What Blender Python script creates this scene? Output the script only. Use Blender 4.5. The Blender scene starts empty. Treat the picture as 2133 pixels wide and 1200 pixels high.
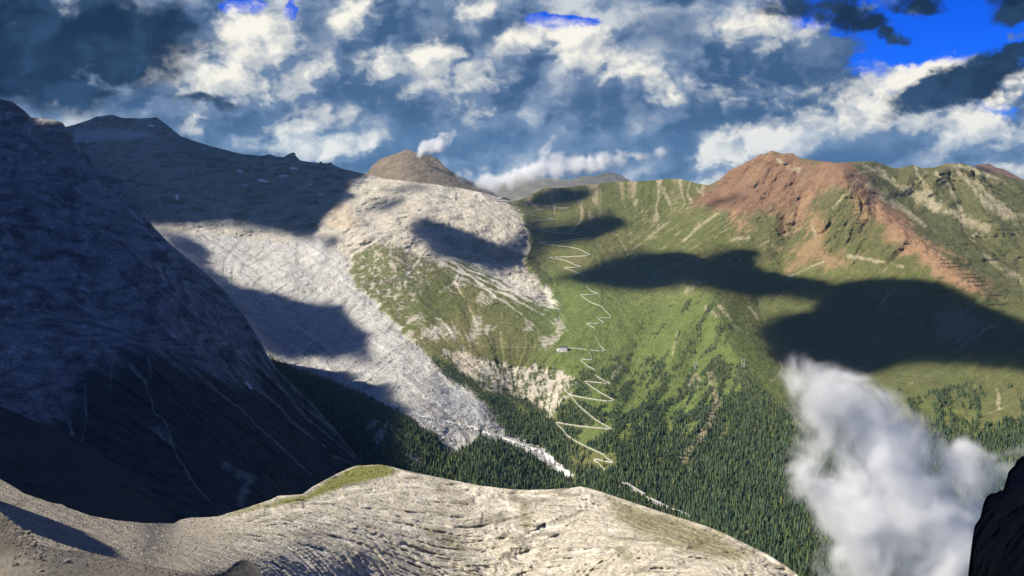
import bpy, math, random
import numpy as np
from mathutils import Vector, Matrix

rng = np.random.default_rng(7)
random.seed(7)
sc = bpy.context.scene
COL = sc.collection

# ------------------------------------------------------------------ camera, light, exposure
FPX, PITCH, CAMZ = 2200.0, math.radians(7.0), 1520.0      # focal length in units of a 2133 wide frame
CX, CY = 1066.5, 600.0
cp, sp = math.cos(PITCH), math.sin(PITCH)
cam_d = bpy.data.cameras.new('camera')
cam = bpy.data.objects.new('camera', cam_d); COL.objects.link(cam)
cam.location = (0, 0, CAMZ)
cam.rotation_euler = (math.pi/2 - PITCH, 0, 0)
cam_d.sensor_width = 36.0
cam_d.lens = 36.0*FPX/2133.0
cam_d.clip_start = 0.5
cam_d.clip_end = 120000.0
sc.camera = cam

SUN_EL, SUN_AZ = math.radians(42.0), math.radians(-97.0)  # azimuth measured from the view axis (+Y) towards +X
S = np.array([math.sin(SUN_AZ)*math.cos(SUN_EL), math.cos(SUN_AZ)*math.cos(SUN_EL), math.sin(SUN_EL)])
sun_d = bpy.data.lights.new('sun', 'SUN')
sun = bpy.data.objects.new('sun', sun_d); COL.objects.link(sun)
sun_d.energy = 5.0
sun_d.angle = math.radians(0.55)
sun_d.color = (1.0, 0.93, 0.80)
sun.rotation_euler = Vector(S).to_track_quat('Z', 'Y').to_euler()
sun.location = (0, 0, 6000)

vs = sc.view_settings
vs.view_transform = 'Standard'; vs.look = 'None'; vs.gamma = 1.0; vs.use_curve_mapping = False
vs.exposure = 0.90
sc.cycles.use_denoising = True
sc.cycles.max_bounces = 26
sc.cycles.diffuse_bounces = 1
sc.cycles.volume_bounces = 24
sc.cycles.transparent_max_bounces = 8
sc.cycles.volume_step_rate = 0.24
sc.cycles.volume_max_steps = 256

def ray(u, v):
    x = (np.asarray(u, float)-CX)/FPX; y = (CY-np.asarray(v, float))/FPX
    dy = cp + y*sp; dz = -sp + y*cp
    return x/dy, dz/dy
def pt(u, v, d):                                            # the point d metres ahead seen in that direction
    x, z = ray(u, v)
    return np.stack([x*d, np.asarray(d, float)+0*x, CAMZ+z*d], -1)

# ------------------------------------------------------------------ node helper
class NT:
    def __init__(s, tree): s.t = tree; s.n = tree.nodes; s.l = tree.links
    def node(s, ty, **kw):
        n = s.n.new(ty)
        for k, v in kw.items(): setattr(n, k, v)
        return n
    def put(s, sock, v):
        if isinstance(v, bpy.types.NodeSocket): s.l.new(v, sock)
        elif v is not None: sock.default_value = v
    def m(s, op, a, b=None, c=None, clamp=False):
        n = s.node('ShaderNodeMath', operation=op, use_clamp=clamp)
        s.put(n.inputs[0], a); s.put(n.inputs[1], b)
        if c is not None: s.put(n.inputs[2], c)
        return n.outputs[0]
    def v(s, op, a, b=None):
        n = s.node('ShaderNodeVectorMath', operation=op)
        s.put(n.inputs[0], a)
        if b is not None:
            s.put(n.inputs['Scale'] if op == 'SCALE' else n.inputs[1], b)
        return n.outputs['Value'] if op in ('LENGTH', 'DOT_PRODUCT', 'DISTANCE') else n.outputs[0]
    def noise(s, vec, scale, detail=4, rough=0.5, lac=2.0, dist=0.0, kind='FBM', col=False):
        n = s.node('ShaderNodeTexNoise', noise_dimensions='3D')
        s.put(n.inputs['Vector'], vec)
        n.inputs['Scale'].default_value = scale; n.inputs['Detail'].default_value = detail
        n.inputs['Roughness'].default_value = rough; n.inputs['Lacunarity'].default_value = lac
        n.inputs['Distortion'].default_value = dist
        return n.outputs['Color'] if col else n.outputs['Fac']
    def billow(s, vec, scale, detail=4, rough=0.5):            # rounded heaps: one minus the distance to the nearest cell
        n = s.node('ShaderNodeTexVoronoi', voronoi_dimensions='3D', feature='F1', normalize=True)
        s.put(n.inputs['Vector'], vec); n.inputs['Scale'].default_value = scale
        n.inputs['Detail'].default_value = detail; n.inputs['Roughness'].default_value = rough
        return s.m('SUBTRACT', 1.0, n.outputs['Distance'])
    def ss(s, x, lo, hi, a=0.0, b=1.0):
        n = s.node('ShaderNodeMapRange', interpolation_type='SMOOTHSTEP')
        s.put(n.inputs[0], x); s.put(n.inputs[1], lo); s.put(n.inputs[2], hi); s.put(n.inputs[3], a); s.put(n.inputs[4], b)
        return n.outputs[0]
    def lin(s, x, lo, hi, a=0.0, b=1.0):
        n = s.node('ShaderNodeMapRange')
        s.put(n.inputs[0], x); s.put(n.inputs[1], lo); s.put(n.inputs[2], hi); s.put(n.inputs[3], a); s.put(n.inputs[4], b)
        return n.outputs[0]
    def mix(s, f, a, b, blend='MIX'):
        n = s.node('ShaderNodeMix', data_type='RGBA', blend_type=blend)
        s.put(n.inputs[0], f)
        for i, q in ((6, a), (7, b)):
            if isinstance(q, tuple) and len(q) == 3: q = q+(1,)
            s.put(n.inputs[i], q)
        return n.outputs[2]
    def xyz(s, x, y, z):
        n = s.node('ShaderNodeCombineXYZ')
        for i, q in enumerate((x, y, z)): s.put(n.inputs[i], q)
        return n.outputs[0]

# ------------------------------------------------------------------ world: blue evening sky with broken cloud
def build_world():
    w = bpy.data.worlds.new('World'); sc.world = w; w.use_nodes = True; w.cycles.sampling_method = 'NONE'
    t = w.node_tree; t.nodes.clear(); k = NT(t)
    out = k.node('ShaderNodeOutputWorld'); bg = k.node('ShaderNodeBackground')
    t.links.new(bg.outputs[0], out.inputs[0])
    bg.inputs['Strength'].default_value = 0.1
    sky = k.node('ShaderNodeTexSky', sky_type='NISHITA')
    sky.sun_disc = False; sky.sun_elevation = SUN_EL; sky.sun_rotation = SUN_AZ
    sky.altitude = 3000; sky.air_density = 1.0; sky.dust_density = 0.3; sky.ozone_density = 2.5
    d = k.node('ShaderNodeTexCoord').outputs['Generated']
    sep = k.node('ShaderNodeSeparateXYZ'); t.links.new(d, sep.inputs[0])
    az = k.m('MULTIPLY', k.m('ARCTAN2', sep.outputs[0], sep.outputs[1]), 180/math.pi)
    el = k.m('MULTIPLY', k.m('ARCSINE', sep.outputs[2]), 180/math.pi)
    p0 = k.xyz(az, el, 0.0)                                  # direction in degrees
    dirn = k.v('SCALE', k.xyz(sep.outputs[0], sep.outputs[1], k.m('MULTIPLY', sep.outputs[2], 1.35)), 10.0)
    # turbulent warp of the directions so that no cloud edge is a clean curve
    wn = k.v('SUBTRACT', k.noise(dirn, 0.8, 3, 0.5, col=True), (0.5, 0.5, 0.5))
    wn2 = k.v('SUBTRACT', k.noise(dirn, 2.6, 4, 0.55, col=True), (0.5, 0.5, 0.5))
    wn3 = k.v('SUBTRACT', k.noise(dirn, 11.0, 4, 0.6, col=True), (0.5, 0.5, 0.5))
    p = k.v('ADD', p0, k.v('ADD', k.v('SCALE', wn, 2.6), k.v('ADD', k.v('SCALE', wn2, 2.2), k.v('SCALE', wn3, 0.55))))
    base = k.v('ADD', dirn, k.v('ADD', k.v('SCALE', wn2, 0.30), k.v('SCALE', wn3, 0.05)))
    off = (-0.15, -0.04, 0.16)
    n1 = k.noise(base, 0.85, 6, 0.50)                        # large billows
    n1s = k.noise(k.v('ADD', base, off), 0.85, 4, 0.50)      # the same, a little nearer the sun
    n2 = k.billow(base, 2.1, 4, 0.58)
    n2s = k.billow(k.v('ADD', base, (-0.07, -0.02, 0.065)), 2.1, 3, 0.55)
    n3 = k.noise(base, 7.0, 6, 0.6)
    lit = k.m('ADD', k.m('MULTIPLY', k.m('SUBTRACT', n1, n1s), 5.2), k.m('MULTIPLY', k.m('SUBTRACT', n2, n2s), 4.2))
    tex = k.m('ADD', k.m('ADD', k.m('MULTIPLY', k.m('SUBTRACT', n1, 0.5), 1.5), k.m('MULTIPLY', k.m('SUBTRACT', n2, 0.62), 1.1)), k.m('MULTIPLY', k.m('SUBTRACT', n3, 0.5), 0.75))
    def blobs(L, p=p):
        tot = None
        for (u, v_, ru, rv, rot, a) in L:
            rx, rz = ray(u, v_)
            A = math.degrees(math.atan2(rx, 1)); E = math.degrees(math.atan2(rz, math.hypot(rx, 1)))
            mp = k.node('ShaderNodeMapping', vector_type='TEXTURE')
            mp.inputs['Location'].default_value = (A, E, 0)
            mp.inputs['Rotation'].default_value = (0, 0, math.radians(rot))
            q = math.degrees(1/FPX)
            mp.inputs['Scale'].default_value = (ru*q, rv*q, 1)
            k.put(mp.inputs['Vector'], p if tot is None else k.v('ADD', p, k.v('SCALE', (1e-6, 0, 0), tot)))   # one after the other: keeps the shader's stack short
            f = k.ss(k.v('LENGTH', mp.outputs[0]), 1.45, 0.1, 0.0, a)
            tot = f if tot is None else k.m('MAXIMUM', tot, f)
        return tot
    blue = k.mix(1.0, sky.outputs[0], (0.002, 0.155, 0.78, 1), 'MULTIPLY')
    # 1 the grey blue deck with its openings
    hole = blobs([(1990, 60, 290, 125, 3, 1.0), (1720, 20, 190, 80, 0, 1.0), (1860, 140, 130, 75, 0, 1.0), (2110, 225, 70, 60, 0, .9),
                  (1165, 44, 95, 34, 0, .95), (510, 8, 70, 40, 0, .95), (612, 22, 32, 40, 0, .9), (2400, 40, 400, 160, 0, 1.0)])
    cover_else = k.ss(k.noise(dirn, 0.35, 3, 0.5), 0.40, 0.56)
    outside = k.m('MAXIMUM', k.ss(k.m('ABSOLUTE', az), 30.0, 45.0), k.ss(el, 11.0, 22.0))
    deck = k.m('SUBTRACT', 1.0, k.m('MULTIPLY', outside, cover_else))
    deckm = k.ss(k.m('ADD', k.m('SUBTRACT', deck, k.m('MULTIPLY', hole, 1.25)), k.m('MULTIPLY', tex, 0.35)), 0.10, 0.45)
    litA = k.m('MULTIPLY', k.m('SUBTRACT', n1, n1s), 5.2); litB = k.m('SUBTRACT', lit, litA)
    tone = k.m('ADD', k.m('ADD', k.m('MULTIPLY', litA, 0.95), k.m('MULTIPLY', litB, 0.42)), k.m('MULTIPLY', tex, 0.30))
    deckc = k.mix(k.ss(tone, -0.42, 0.22), (0.24, 0.56, 1.22, 1), (0.95, 1.40, 2.20, 1))
    deckc = k.mix(k.ss(tone, 0.08, 0.75), deckc, (3.3, 3.5, 3.75, 1))
    c = k.mix(deckm, blue, deckc)
    c = k.mix(k.m('MULTIPLY', k.m('MULTIPLY', outside, deckm), .88), c, (0.07, 0.24, 0.64, 1))
    # 2 shadowed grey blue bands
    band = blobs([(860, 290, 230, 45, 0, .95), (1280, 215, 170, 60, -5, .9), (1230, 310, 230, 60, 0, .85), (760, 210, 120, 70, 30, .7),
                  (690, 60, 90, 70, 30, .8), (940, 60, 140, 55, 0, .75), (1400, 60, 130, 60, 0, .6), (1530, 230, 120, 60, 0, .55),
                  (1880, 310, 150, 30, 8, 1.0), (2120, 300, 60, 70, 0, .95), (1690, 335, 120, 18, 0, .9), (420, 210, 110, 26, -12, .9), (640, 150, 60, 60, 0, .4)])
    bm = k.ss(k.m('ADD', band, k.m('MULTIPLY', tex, 0.45)), 0.22, 0.85)
    c = k.mix(k.m('MULTIPLY', bm, 0.93), c, k.mix(k.ss(tone, -0.4, 0.6), (0.30, 0.66, 1.35, 1), (0.95, 1.35, 2.05, 1)))
    # 3 sunlit cumulus
    BR = [(475, 60, 80, 80, 0, .8), (620, 165, 100, 90, 20, .72), (690, 235, 80, 50, 0, .7), (820, 120, 70, 50, 0, .6), (430, 160, 170, 85, -8, 1.05), (350, 140, 90, 70, 0, .95), (540, 100, 120, 110, 40, .75), (600, 270, 130, 70, 20, .8), (700, 300, 120, 40, 10, .95),
                (920, 175, 190, 80, -12, .95), (900, 120, 90, 55, 0, .85), (960, 225, 140, 36, 4, .8), (1230, 130, 200, 70, -28, .95), (1370, 185, 90, 30, -30, .8), (1080, 90, 80, 60, 0, .7),
                (1560, 285, 160, 55, 14, 1.0), (1500, 320, 100, 26, 8, 1.05), (1750, 220, 270, 95, -10, .92), (1900, 175, 120, 40, 15, 1.05), (2060, 260, 160, 65, 10, .9),
                (1660, 110, 180, 80, -30, .75), (2110, 190, 60, 45, 0, .95), (1480, 370, 50, 20, 20, .85), (2100, 350, 70, 34, 0, .7), (1580, 60, 70, 80, 0, .65),
                (60, 250, 130, 40, 0, .5), (240, 30, 120, 22, 20, .45), (990, 20, 60, 45, 0, .75), (760, 30, 60, 70, 0, .55), (400, 265, 40, 30, 0, .75)]
    br = blobs(BR); brs = blobs(BR, k.v('ADD', p, (-0.9, 1.0, 0.0)))
    rim = k.m('SUBTRACT', br, brs)
    brm = k.ss(k.m('ADD', br, k.m('MULTIPLY', tex, 0.80)), 0.30, 0.85)
    shade_b = k.m('ADD', k.m('ADD', k.m('MULTIPLY', lit, 0.95), k.m('MULTIPLY', rim, 1.15)), k.m('SUBTRACT', k.m('MULTIPLY', brm, 0.30), 0.12))
    brc = k.mix(k.ss(shade_b, -0.35, 0.30), (0.80, 1.22, 2.0, 1), (3.0, 3.15, 3.25, 1))
    brc = k.mix(k.ss(shade_b, 0.20, 0.95), brc, (5.3, 5.08, 4.5, 1))
    c = k.mix(brm, c, brc)
    # 4 dark unlit clouds in front
    dk = blobs([(60, 90, 330, 140, 0, 1.1), (200, 150, 150, 70, 8, 1.05), (320, 30, 110, 60, 0, .7), (1985, 185, 150, 40, 16, 1.05), (2060, 150, 70, 36, 10, .95), (2110, 115, 36, 22, 10, .9),
                (1770, 40, 120, 36, -20, .85), (1850, 80, 50, 22, -10, .8), (1910, 10, 70, 26, 0, .75), (2125, 20, 70, 46, 0, .95), (410, 215, 90, 20, -15, .6), (1640, 20, 80, 30, 0, .65)])
    dm = k.ss(k.m('ADD', dk, k.m('MULTIPLY', tex, 0.5)), 0.24, 0.70)
    c = k.mix(dm, c, k.mix(k.ss(tone, -0.3, 0.6), (0.025, 0.11, 0.33, 1), (0.12, 0.32, 0.72, 1)))
    t.links.new(c, bg.inputs[0])
build_world()

# ------------------------------------------------------------------ numpy noise
_perm = rng.permutation(4096).astype(np.int32)
_g = rng.normal(size=(4096, 3)).astype(np.float32); _g /= np.linalg.norm(_g, axis=1, keepdims=True)
def gnoise(x, y, z=None, seed=0):
    x = np.asarray(x, np.float32); y = np.asarray(y, np.float32)
    xf = np.floor(x); yf = np.floor(y); xi = xf.astype(np.int32); yi = yf.astype(np.int32)
    fx = x-xf; fy = y-yf
    ux = fx*fx*fx*(fx*(fx*6-15)+10); uy = fy*fy*fy*(fy*(fy*6-15)+10)
    if z is None:
        r = []
        for dy in (0, 1):
            hy = _perm[(yi+dy+seed*17) & 4095]
            a = []
            for dx in (0, 1):
                h = _perm[(xi+dx+hy) & 4095]
                a.append(_g[h, 0]*(fx-dx)+_g[h, 1]*(fy-dy))
            r.append(a[0]+ux*(a[1]-a[0]))
        return (r[0]+uy*(r[1]-r[0]))*1.6
    z = np.asarray(z, np.float32); zf = np.floor(z); zi = zf.astype(np.int32); fz = z-zf
    uz = fz*fz*fz*(fz*(fz*6-15)+10)
    q = []
    for dz in (0, 1):
        hz = _perm[(zi+dz+seed*31) & 4095]
        r = []
        for dy in (0, 1):
            hy = _perm[(yi+dy+hz) & 4095]
            a = []
            for dx in (0, 1):
                h = _perm[(xi+dx+hy) & 4095]
                a.append(_g[h, 0]*(fx-dx)+_g[h, 1]*(fy-dy)+_g[h, 2]*(fz-dz))
            r.append(a[0]+ux*(a[1]-a[0]))
        q.append(r[0]+uy*(r[1]-r[0]))
    return (q[0]+uz*(q[1]-q[0]))*1.5
def fbm(x, y, z, scale, octs=4, gain=0.5, seed=0, ridged=False):
    s = 0; a = 1.0; f = 1.0/scale; tot = 0
    for o in range(octs):
        n = gnoise(x*f, y*f, None if z is None else z*f, seed+o)
        if ridged: n = 1-2*np.abs(n)
        s = s+a*n; tot += a; a *= gain; f *= 2.03
    return s/tot
def sst(x, a, b):
    t = np.clip((x-a)/(b-a), 0, 1); return t*t*(3-2*t)
def box_blur(a, k):
    for ax in (0, 1):
        pad = [(0, 0), (0, 0)]; pad[ax] = (k+1, k)
        c = np.cumsum(np.pad(a, pad, mode='edge'), axis=ax, dtype=np.float64)
        n = a.shape[ax]
        hi = np.take(c, range(2*k+1, 2*k+1+n), axis=ax); lo = np.take(c, range(0, n), axis=ax)
        a = ((hi-lo)/(2*k+1)).astype(np.float32)
    return a

def tps(ctrl, U, V, smooth=1e-3):                           # thin plate spline of log distance
    c = np.array(ctrl, float); xy = c[:, :2]/1000.0; f = np.log(c[:, 2])
    def ker(r2): return 0.5*r2*np.log(r2+1e-12)
    D = ((xy[:, None]-xy[None])**2).sum(-1)
    n = len(c); A = np.zeros((n+3, n+3)); A[:n, :n] = ker(D)+np.eye(n)*smooth
    A[:n, n] = 1; A[:n, n+1:] = xy; A[n, :n] = 1; A[n+1:, :n] = xy.T
    w = np.linalg.solve(A, np.r_[f, 0, 0, 0])
    out = w[n]+w[n+1]*U/1000+w[n+2]*V/1000
    lu = np.arange(U.min()-8, U.max()+16, 8.0); lv = np.arange(V.min()-8, V.max()+16, 8.0)   # lattice, then a cubic fit between
    lu2, lv2 = np.meshgrid(lu/1000, lv/1000); g = np.zeros(lu2.shape)
    for i in range(n):
        g += w[i]*ker((lu2-xy[i, 0])**2+(lv2-xy[i, 1])**2)
    fx = (U-lu[0])/8; fy = (V-lv[0])/8; ix = fx.astype(int); iy = fy.astype(int); fx = fx-ix; fy = fy-iy
    def cw(t): return (-.5*t+t*t-.5*t**3, 1-2.5*t*t+1.5*t**3, .5*t+2*t*t-1.5*t**3, -.5*t*t+.5*t**3)
    cx, cy = cw(fx), cw(fy)
    for a in range(4):
        ya = np.clip(iy+a-1, 0, len(lv)-1)
        for b in range(4):
            out = out+cy[a]*cx[b]*g[ya, np.clip(ix+b-1, 0, len(lu)-1)]
    return out

class Layer:
    """A sheet of terrain: columns across, rows from its crest down; every vertex sits at its own distance."""
    def __init__(s, crest, ctrl, v_bot, u0, u1, nu, nv, crest_noise=2.0, seed=0, crest_scale=40, smooth=1e-3, wing=(0, 0)):
        s.u = np.linspace(u0, u1, nu)                        # coarser columns carry the land on beyond both sides of the view
        if wing[0]: s.u = np.r_[np.linspace(u0-wing[0], u0, 25)[:-1], s.u]
        if wing[1]: s.u = np.r_[s.u, np.linspace(u1, u1+wing[1], 25)[1:]]
        nu = len(s.u); s.nu, s.nv = nu, nv
        cr = np.array(crest, float)
        top = np.interp(s.u, cr[:, 0], cr[:, 1])
        top = top+crest_noise*fbm(s.u, s.u*0+seed*7.3, None, crest_scale, 5, 0.55, seed)
        s.top = top
        s.bot = np.interp(s.u, *np.array(v_bot, float).T) if isinstance(v_bot, list) else np.full(nu, float(v_bot))
        s.bot = np.maximum(s.bot, top+4)
        tt = np.linspace(0, 1, nv)[:, None]
        s.V = top[None]+tt*(s.bot-top)[None]; s.U = np.broadcast_to(s.u[None], s.V.shape).copy()
        s.D = np.exp(tps(ctrl, s.U, s.V, smooth)).astype(np.float64)
    def world(s, D=None):
        P = pt(s.U, s.V, s.D if D is None else D)
        return P[..., 0], P[..., 1], P[..., 2]
    def at(s, u, v):                                        # distance of the finished surface in a direction
        u = np.asarray(u, float); v = np.asarray(v, float)
        ju = np.clip(np.interp(u, s.u, np.arange(s.nu)), 0, s.nu-1.001); j0 = ju.astype(int); fu = ju-j0
        def row(j):
            iv = np.clip((v-s.top[j])/(s.bot[j]-s.top[j])*(s.nv-1), 0, s.nv-1.001); i0 = iv.astype(int); fv = iv-i0
            return s.D[i0, j]*(1-fv)+s.D[i0+1, j]*fv
        return row(j0)*(1-fu)+row(j0+1)*fu
    def P(s, u, v): return pt(u, v, s.at(u, v))
    def flow(s):                                            # downhill direction in grid steps
        X, Y, Z = s.world(box_blur(s.D.astype(np.float32), 3))
        T = np.stack([X, Y, Z], -1)
        a = np.gradient(T, axis=1); b = np.gradient(T, axis=0)
        E = (a*a).sum(-1); Fm = (a*b).sum(-1); G = (b*b).sum(-1)
        zu, zv = a[..., 2], b[..., 2]
        det = E*G-Fm*Fm+1e-6
        fu = -(G*zu-Fm*zv)/det; fv = -(E*zv-Fm*zu)/det
        n = np.hypot(fu, fv)+1e-9
        return (fu/n).astype(np.float32), (fv/n).astype(np.float32)
    def lic(s, noise, fl, steps=24):
        fu, fv = fl; n, m = noise.shape
        acc = noise.copy()
        for sg in (1, -1):
            i, j = np.meshgrid(np.arange(n, dtype=np.float32), np.arange(m, dtype=np.float32), indexing='ij')
            for q in range(steps):
                ii = np.clip(i+.5, 0, n-1).astype(np.int32); jj = np.clip(j+.5, 0, m-1).astype(np.int32)
                i = i+sg*fv[ii, jj]; j = j+sg*fu[ii, jj]
                ii = np.clip(i+.5, 0, n-1).astype(np.int32); jj = np.clip(j+.5, 0, m-1).astype(np.int32)
                acc += noise[ii, jj]
        acc -= acc.mean(); return acc/acc.std()
    def mesh(s, name, col, mat, back=True, backs=((.16, .10), (.05, .025), (.012, .004), (.003, .0008))):
        X, Y, Z = s.world()
        Pm = np.stack([X, Y, Z], -1)
        if back:                                            # the far side of the crest, falling away
            c = Pm[0]; fw = c.copy(); fw[:, 2] = 0; fw /= np.linalg.norm(fw[:, :2], axis=1, keepdims=True)
            dd = np.linalg.norm(c[:, :2], axis=1)[:, None]
            rows = []
            for f, dz in backs:
                r = c+fw*dd*f; r[:, 2] -= dd[:, 0]*dz; rows.append(r)
            Pm = np.concatenate([np.stack(rows), Pm]); col = np.concatenate([np.repeat(col[:1], 4, 0), col])
        n, m = Pm.shape[:2]
        idx = np.arange(n*m, dtype=np.int32).reshape(n, m)
        q = np.stack([idx[:-1, :-1], idx[1:, :-1], idx[1:, 1:], idx[:-1, 1:]], -1).reshape(-1, 4)
        return raw_mesh(name, Pm.reshape(-1, 3), q, mat, col.reshape(-1, 3))

def raw_mesh(name, verts, quads, mat, col=None, smooth=True, link=True, parent=None):
    verts = np.asarray(verts, np.float32); quads = np.asarray(quads, np.int32); kf = quads.shape[1]
    me = bpy.data.meshes.new(name)
    me.vertices.add(len(verts)); me.vertices.foreach_set('co', verts.ravel())
    me.loops.add(quads.size); me.loops.foreach_set('vertex_index', quads.ravel())
    me.polygons.add(len(quads)); me.polygons.foreach_set('loop_start', np.arange(0, quads.size, kf, dtype=np.int32))
    me.polygons.foreach_set('use_smooth', np.full(len(quads), smooth))
    me.update(calc_edges=True)
    if col is not None:
        a = me.attributes.new('col', 'FLOAT_COLOR', 'POINT')
        a.data.foreach_set('color', np.c_[col, np.ones(len(col))].astype(np.float32).ravel())
    if mat: me.materials.append(mat)
    if not link: return me
    o = bpy.data.objects.new(name, me); COL.objects.link(o)
    if parent: o.parent = parent
    return o
def structure(o, label=None):
    o['kind'] = 'structure'
    if label: o['label'] = label
    return o

# ------------------------------------------------------------------ painting of materials over a sheet
def sdf_poly(U, V, poly):
    p = np.array(poly, float); q = np.roll(p, -1, 0)
    d = np.full(U.shape, 1e9); ins = np.zeros(U.shape, bool)
    for (x0, y0), (x1, y1) in zip(p, q):
        ex, ey = x1-x0, y1-y0
        t = np.clip(((U-x0)*ex+(V-y0)*ey)/(ex*ex+ey*ey+1e-9), 0, 1)
        d = np.minimum(d, (U-x0-t*ex)**2+(V-y0-t*ey)**2)
        c = ((y0 <= V) & (V < y1)) | ((y1 <= V) & (V < y0))
        if c.any(): ins ^= c & (U < (x1-x0)*(V-y0)/((y1-y0) if y1 != y0 else 1e-9)+x0)
    d = np.sqrt(d); return np.where(ins, d, -d)
def d_line(U, V, line, w=None):
    d = np.full(U.shape, 1e9)
    for k in range(len(line)-1):
        x0, y0 = line[k][:2]; x1, y1 = line[k+1][:2]; ex, ey = x1-x0, y1-y0
        t = np.clip(((U-x0)*ex+(V-y0)*ey)/(ex*ex+ey*ey+1e-9), 0, 1)
        dd = np.hypot(U-x0-t*ex, V-y0-t*ey)
        if len(line[k]) > 2: dd = dd/(line[k][2]*(1-t)+line[k+1][2]*t)
        d = np.minimum(d, dd)
    return d
class Paint:
    def __init__(s, L, warp=14, scale=60, seed=3):
        s.L = L; U, V = L.U, L.V
        s.wu = U+warp*fbm(U, V, None, scale, 4, 0.55, seed); s.wv = V+0.7*warp*fbm(U, V, None, scale, 4, 0.55, seed+9)
        s.w2 = .28*warp*fbm(U, V, None, scale*.22, 4, .6, seed+20); s.w3 = .28*warp*fbm(U, V, None, scale*.22, 4, .6, seed+25)
        s.brk = fbm(U, V, None, scale*.45, 4, .6, seed+30)
        s.c = np.zeros(U.shape+(3,), np.float32)
    def mask(s, poly, feather=10, mod=None):
        p = np.array(poly); m = np.zeros(s.L.U.shape, np.float32); g = 60+feather
        b = (s.wu > p[:, 0].min()-g) & (s.wu < p[:, 0].max()+g) & (s.wv > p[:, 1].min()-g) & (s.wv < p[:, 1].max()+g)
        x = sdf_poly(s.wu[b], s.wv[b], poly)
        if mod is not None: x = x+mod[b]
        m[b] = sst(x, -feather, feather); return m
    def streak(s, line, width=1.0, mod=None, raw=False):
        p = np.array([q[:2] for q in line]); m = np.zeros(s.L.U.shape, np.float32); g = 60
        u, v = (s.L.U, s.L.V) if raw else (s.L.U*.4+s.wu*.6+s.w2, s.L.V*.4+s.wv*.6+s.w3)
        b = (u > p[:, 0].min()-g) & (u < p[:, 0].max()+g) & (v > p[:, 1].min()-g) & (v < p[:, 1].max()+g)
        x = d_line(u[b], v[b], line)
        if mod is not None: x = x-mod[b]
        m[b] = 1-sst(x, 0.35*width, 1.15*width)
        return m if raw else m*sst(s.brk, -.45, .1)
    def put(s, m, color):
        s.c += (np.array(color, np.float32)-s.c)*np.clip(m, 0, 1)[..., None]

# ------------------------------------------------------------------ materials
def ground_mat(name, grain, bump=0.6, dist=1.0, rough=0.95, vary=0.5):
    m = bpy.data.materials.new(name); m.use_nodes = True; t = m.node_tree; k = NT(t)
    b = t.nodes['Principled BSDF']; b.inputs['Roughness'].default_value = rough
    b.inputs['Specular IOR Level'].default_value = 0.15
    pos = k.node('ShaderNodeNewGeometry').outputs['Position']
    a = k.node('ShaderNodeAttribute', attribute_name='col').outputs['Color']
    n1 = k.noise(pos, 1.0/grain, 6, 0.65)
    n2 = k.noise(k.v('MULTIPLY', pos, (1, 1, 2.2)), 0.22/grain, 4, 0.6)
    f = k.m('ADD', k.m('MULTIPLY', k.m('SUBTRACT', n1, 0.5), vary*2.2), k.m('MULTIPLY', k.m('SUBTRACT', n2, 0.5), vary*1.3))
    f = k.m('ADD', 1.0, f)
    c = k.v('MULTIPLY', a, k.xyz(f, f, f))
    t.links.new(c, b.inputs['Base Color'])
    bp = k.node('ShaderNodeBump'); bp.inputs['Strength'].default_value = bump; bp.inputs['Distance'].default_value = dist
    t.links.new(k.m('ADD', n1, k.m('MULTIPLY', n2, 2.0)), bp.inputs['Height']); t.links.new(bp.outputs[0], b.inputs['Normal'])
    return m
def plain(name, color, rough=0.7, metal=0.0, noise_scale=None, vary=0.3, random_obj=0.0, bump=0.0):
    m = bpy.data.materials.new(name); m.use_nodes = True; t = m.node_tree; k = NT(t)
    b = t.nodes['Principled BSDF']; b.inputs['Roughness'].default_value = rough; b.inputs['Metallic'].default_value = metal
    b.inputs['Specular IOR Level'].default_value = 0.2
    c = color+(1,)
    f = 1.0
    if noise_scale:
        oc = k.node('ShaderNodeTexCoord').outputs['Object']
        n = k.noise(oc, noise_scale, 5, 0.6)
        f = k.m('ADD', 1.0, k.m('MULTIPLY', k.m('SUBTRACT', n, 0.5), 2*vary))
        if bump:
            bp = k.node('ShaderNodeBump'); bp.inputs['Strength'].default_value = bump; bp.inputs['Distance'].default_value = 0.2
            t.links.new(n, bp.inputs['Height']); t.links.new(bp.outputs[0], b.inputs['Normal'])
    if random_obj:
        r = k.node('ShaderNodeObjectInfo').outputs['Random']
        f = k.m('MULTIPLY', f, k.m('ADD', 1.0-random_obj, k.m('MULTIPLY', r, 2*random_obj)))
    if f != 1.0:
        cc = k.v('SCALE', color, f); t.links.new(cc, b.inputs['Base Color'])
    else: b.inputs['Base Color'].default_value = c
    return m

LIME = (.40, .365, .30); LIME_D = (.20, .19, .175); LIME_W = (.52, .49, .43); GREY = (.27, .265, .26)
GRASS = (.098, .108, .034); GRASS_D = (.052, .064, .024); DRY = (.150, .130, .055); MOSS = (.15, .16, .025)
RED = (.185, .105, .066); RED_L = (.27, .17, .095); TAN = (.36, .29, .18); BROWN = (.13, .095, .065); DUFF = (.062, .070, .030)
SNOW = (.80, .82, .85)
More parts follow.
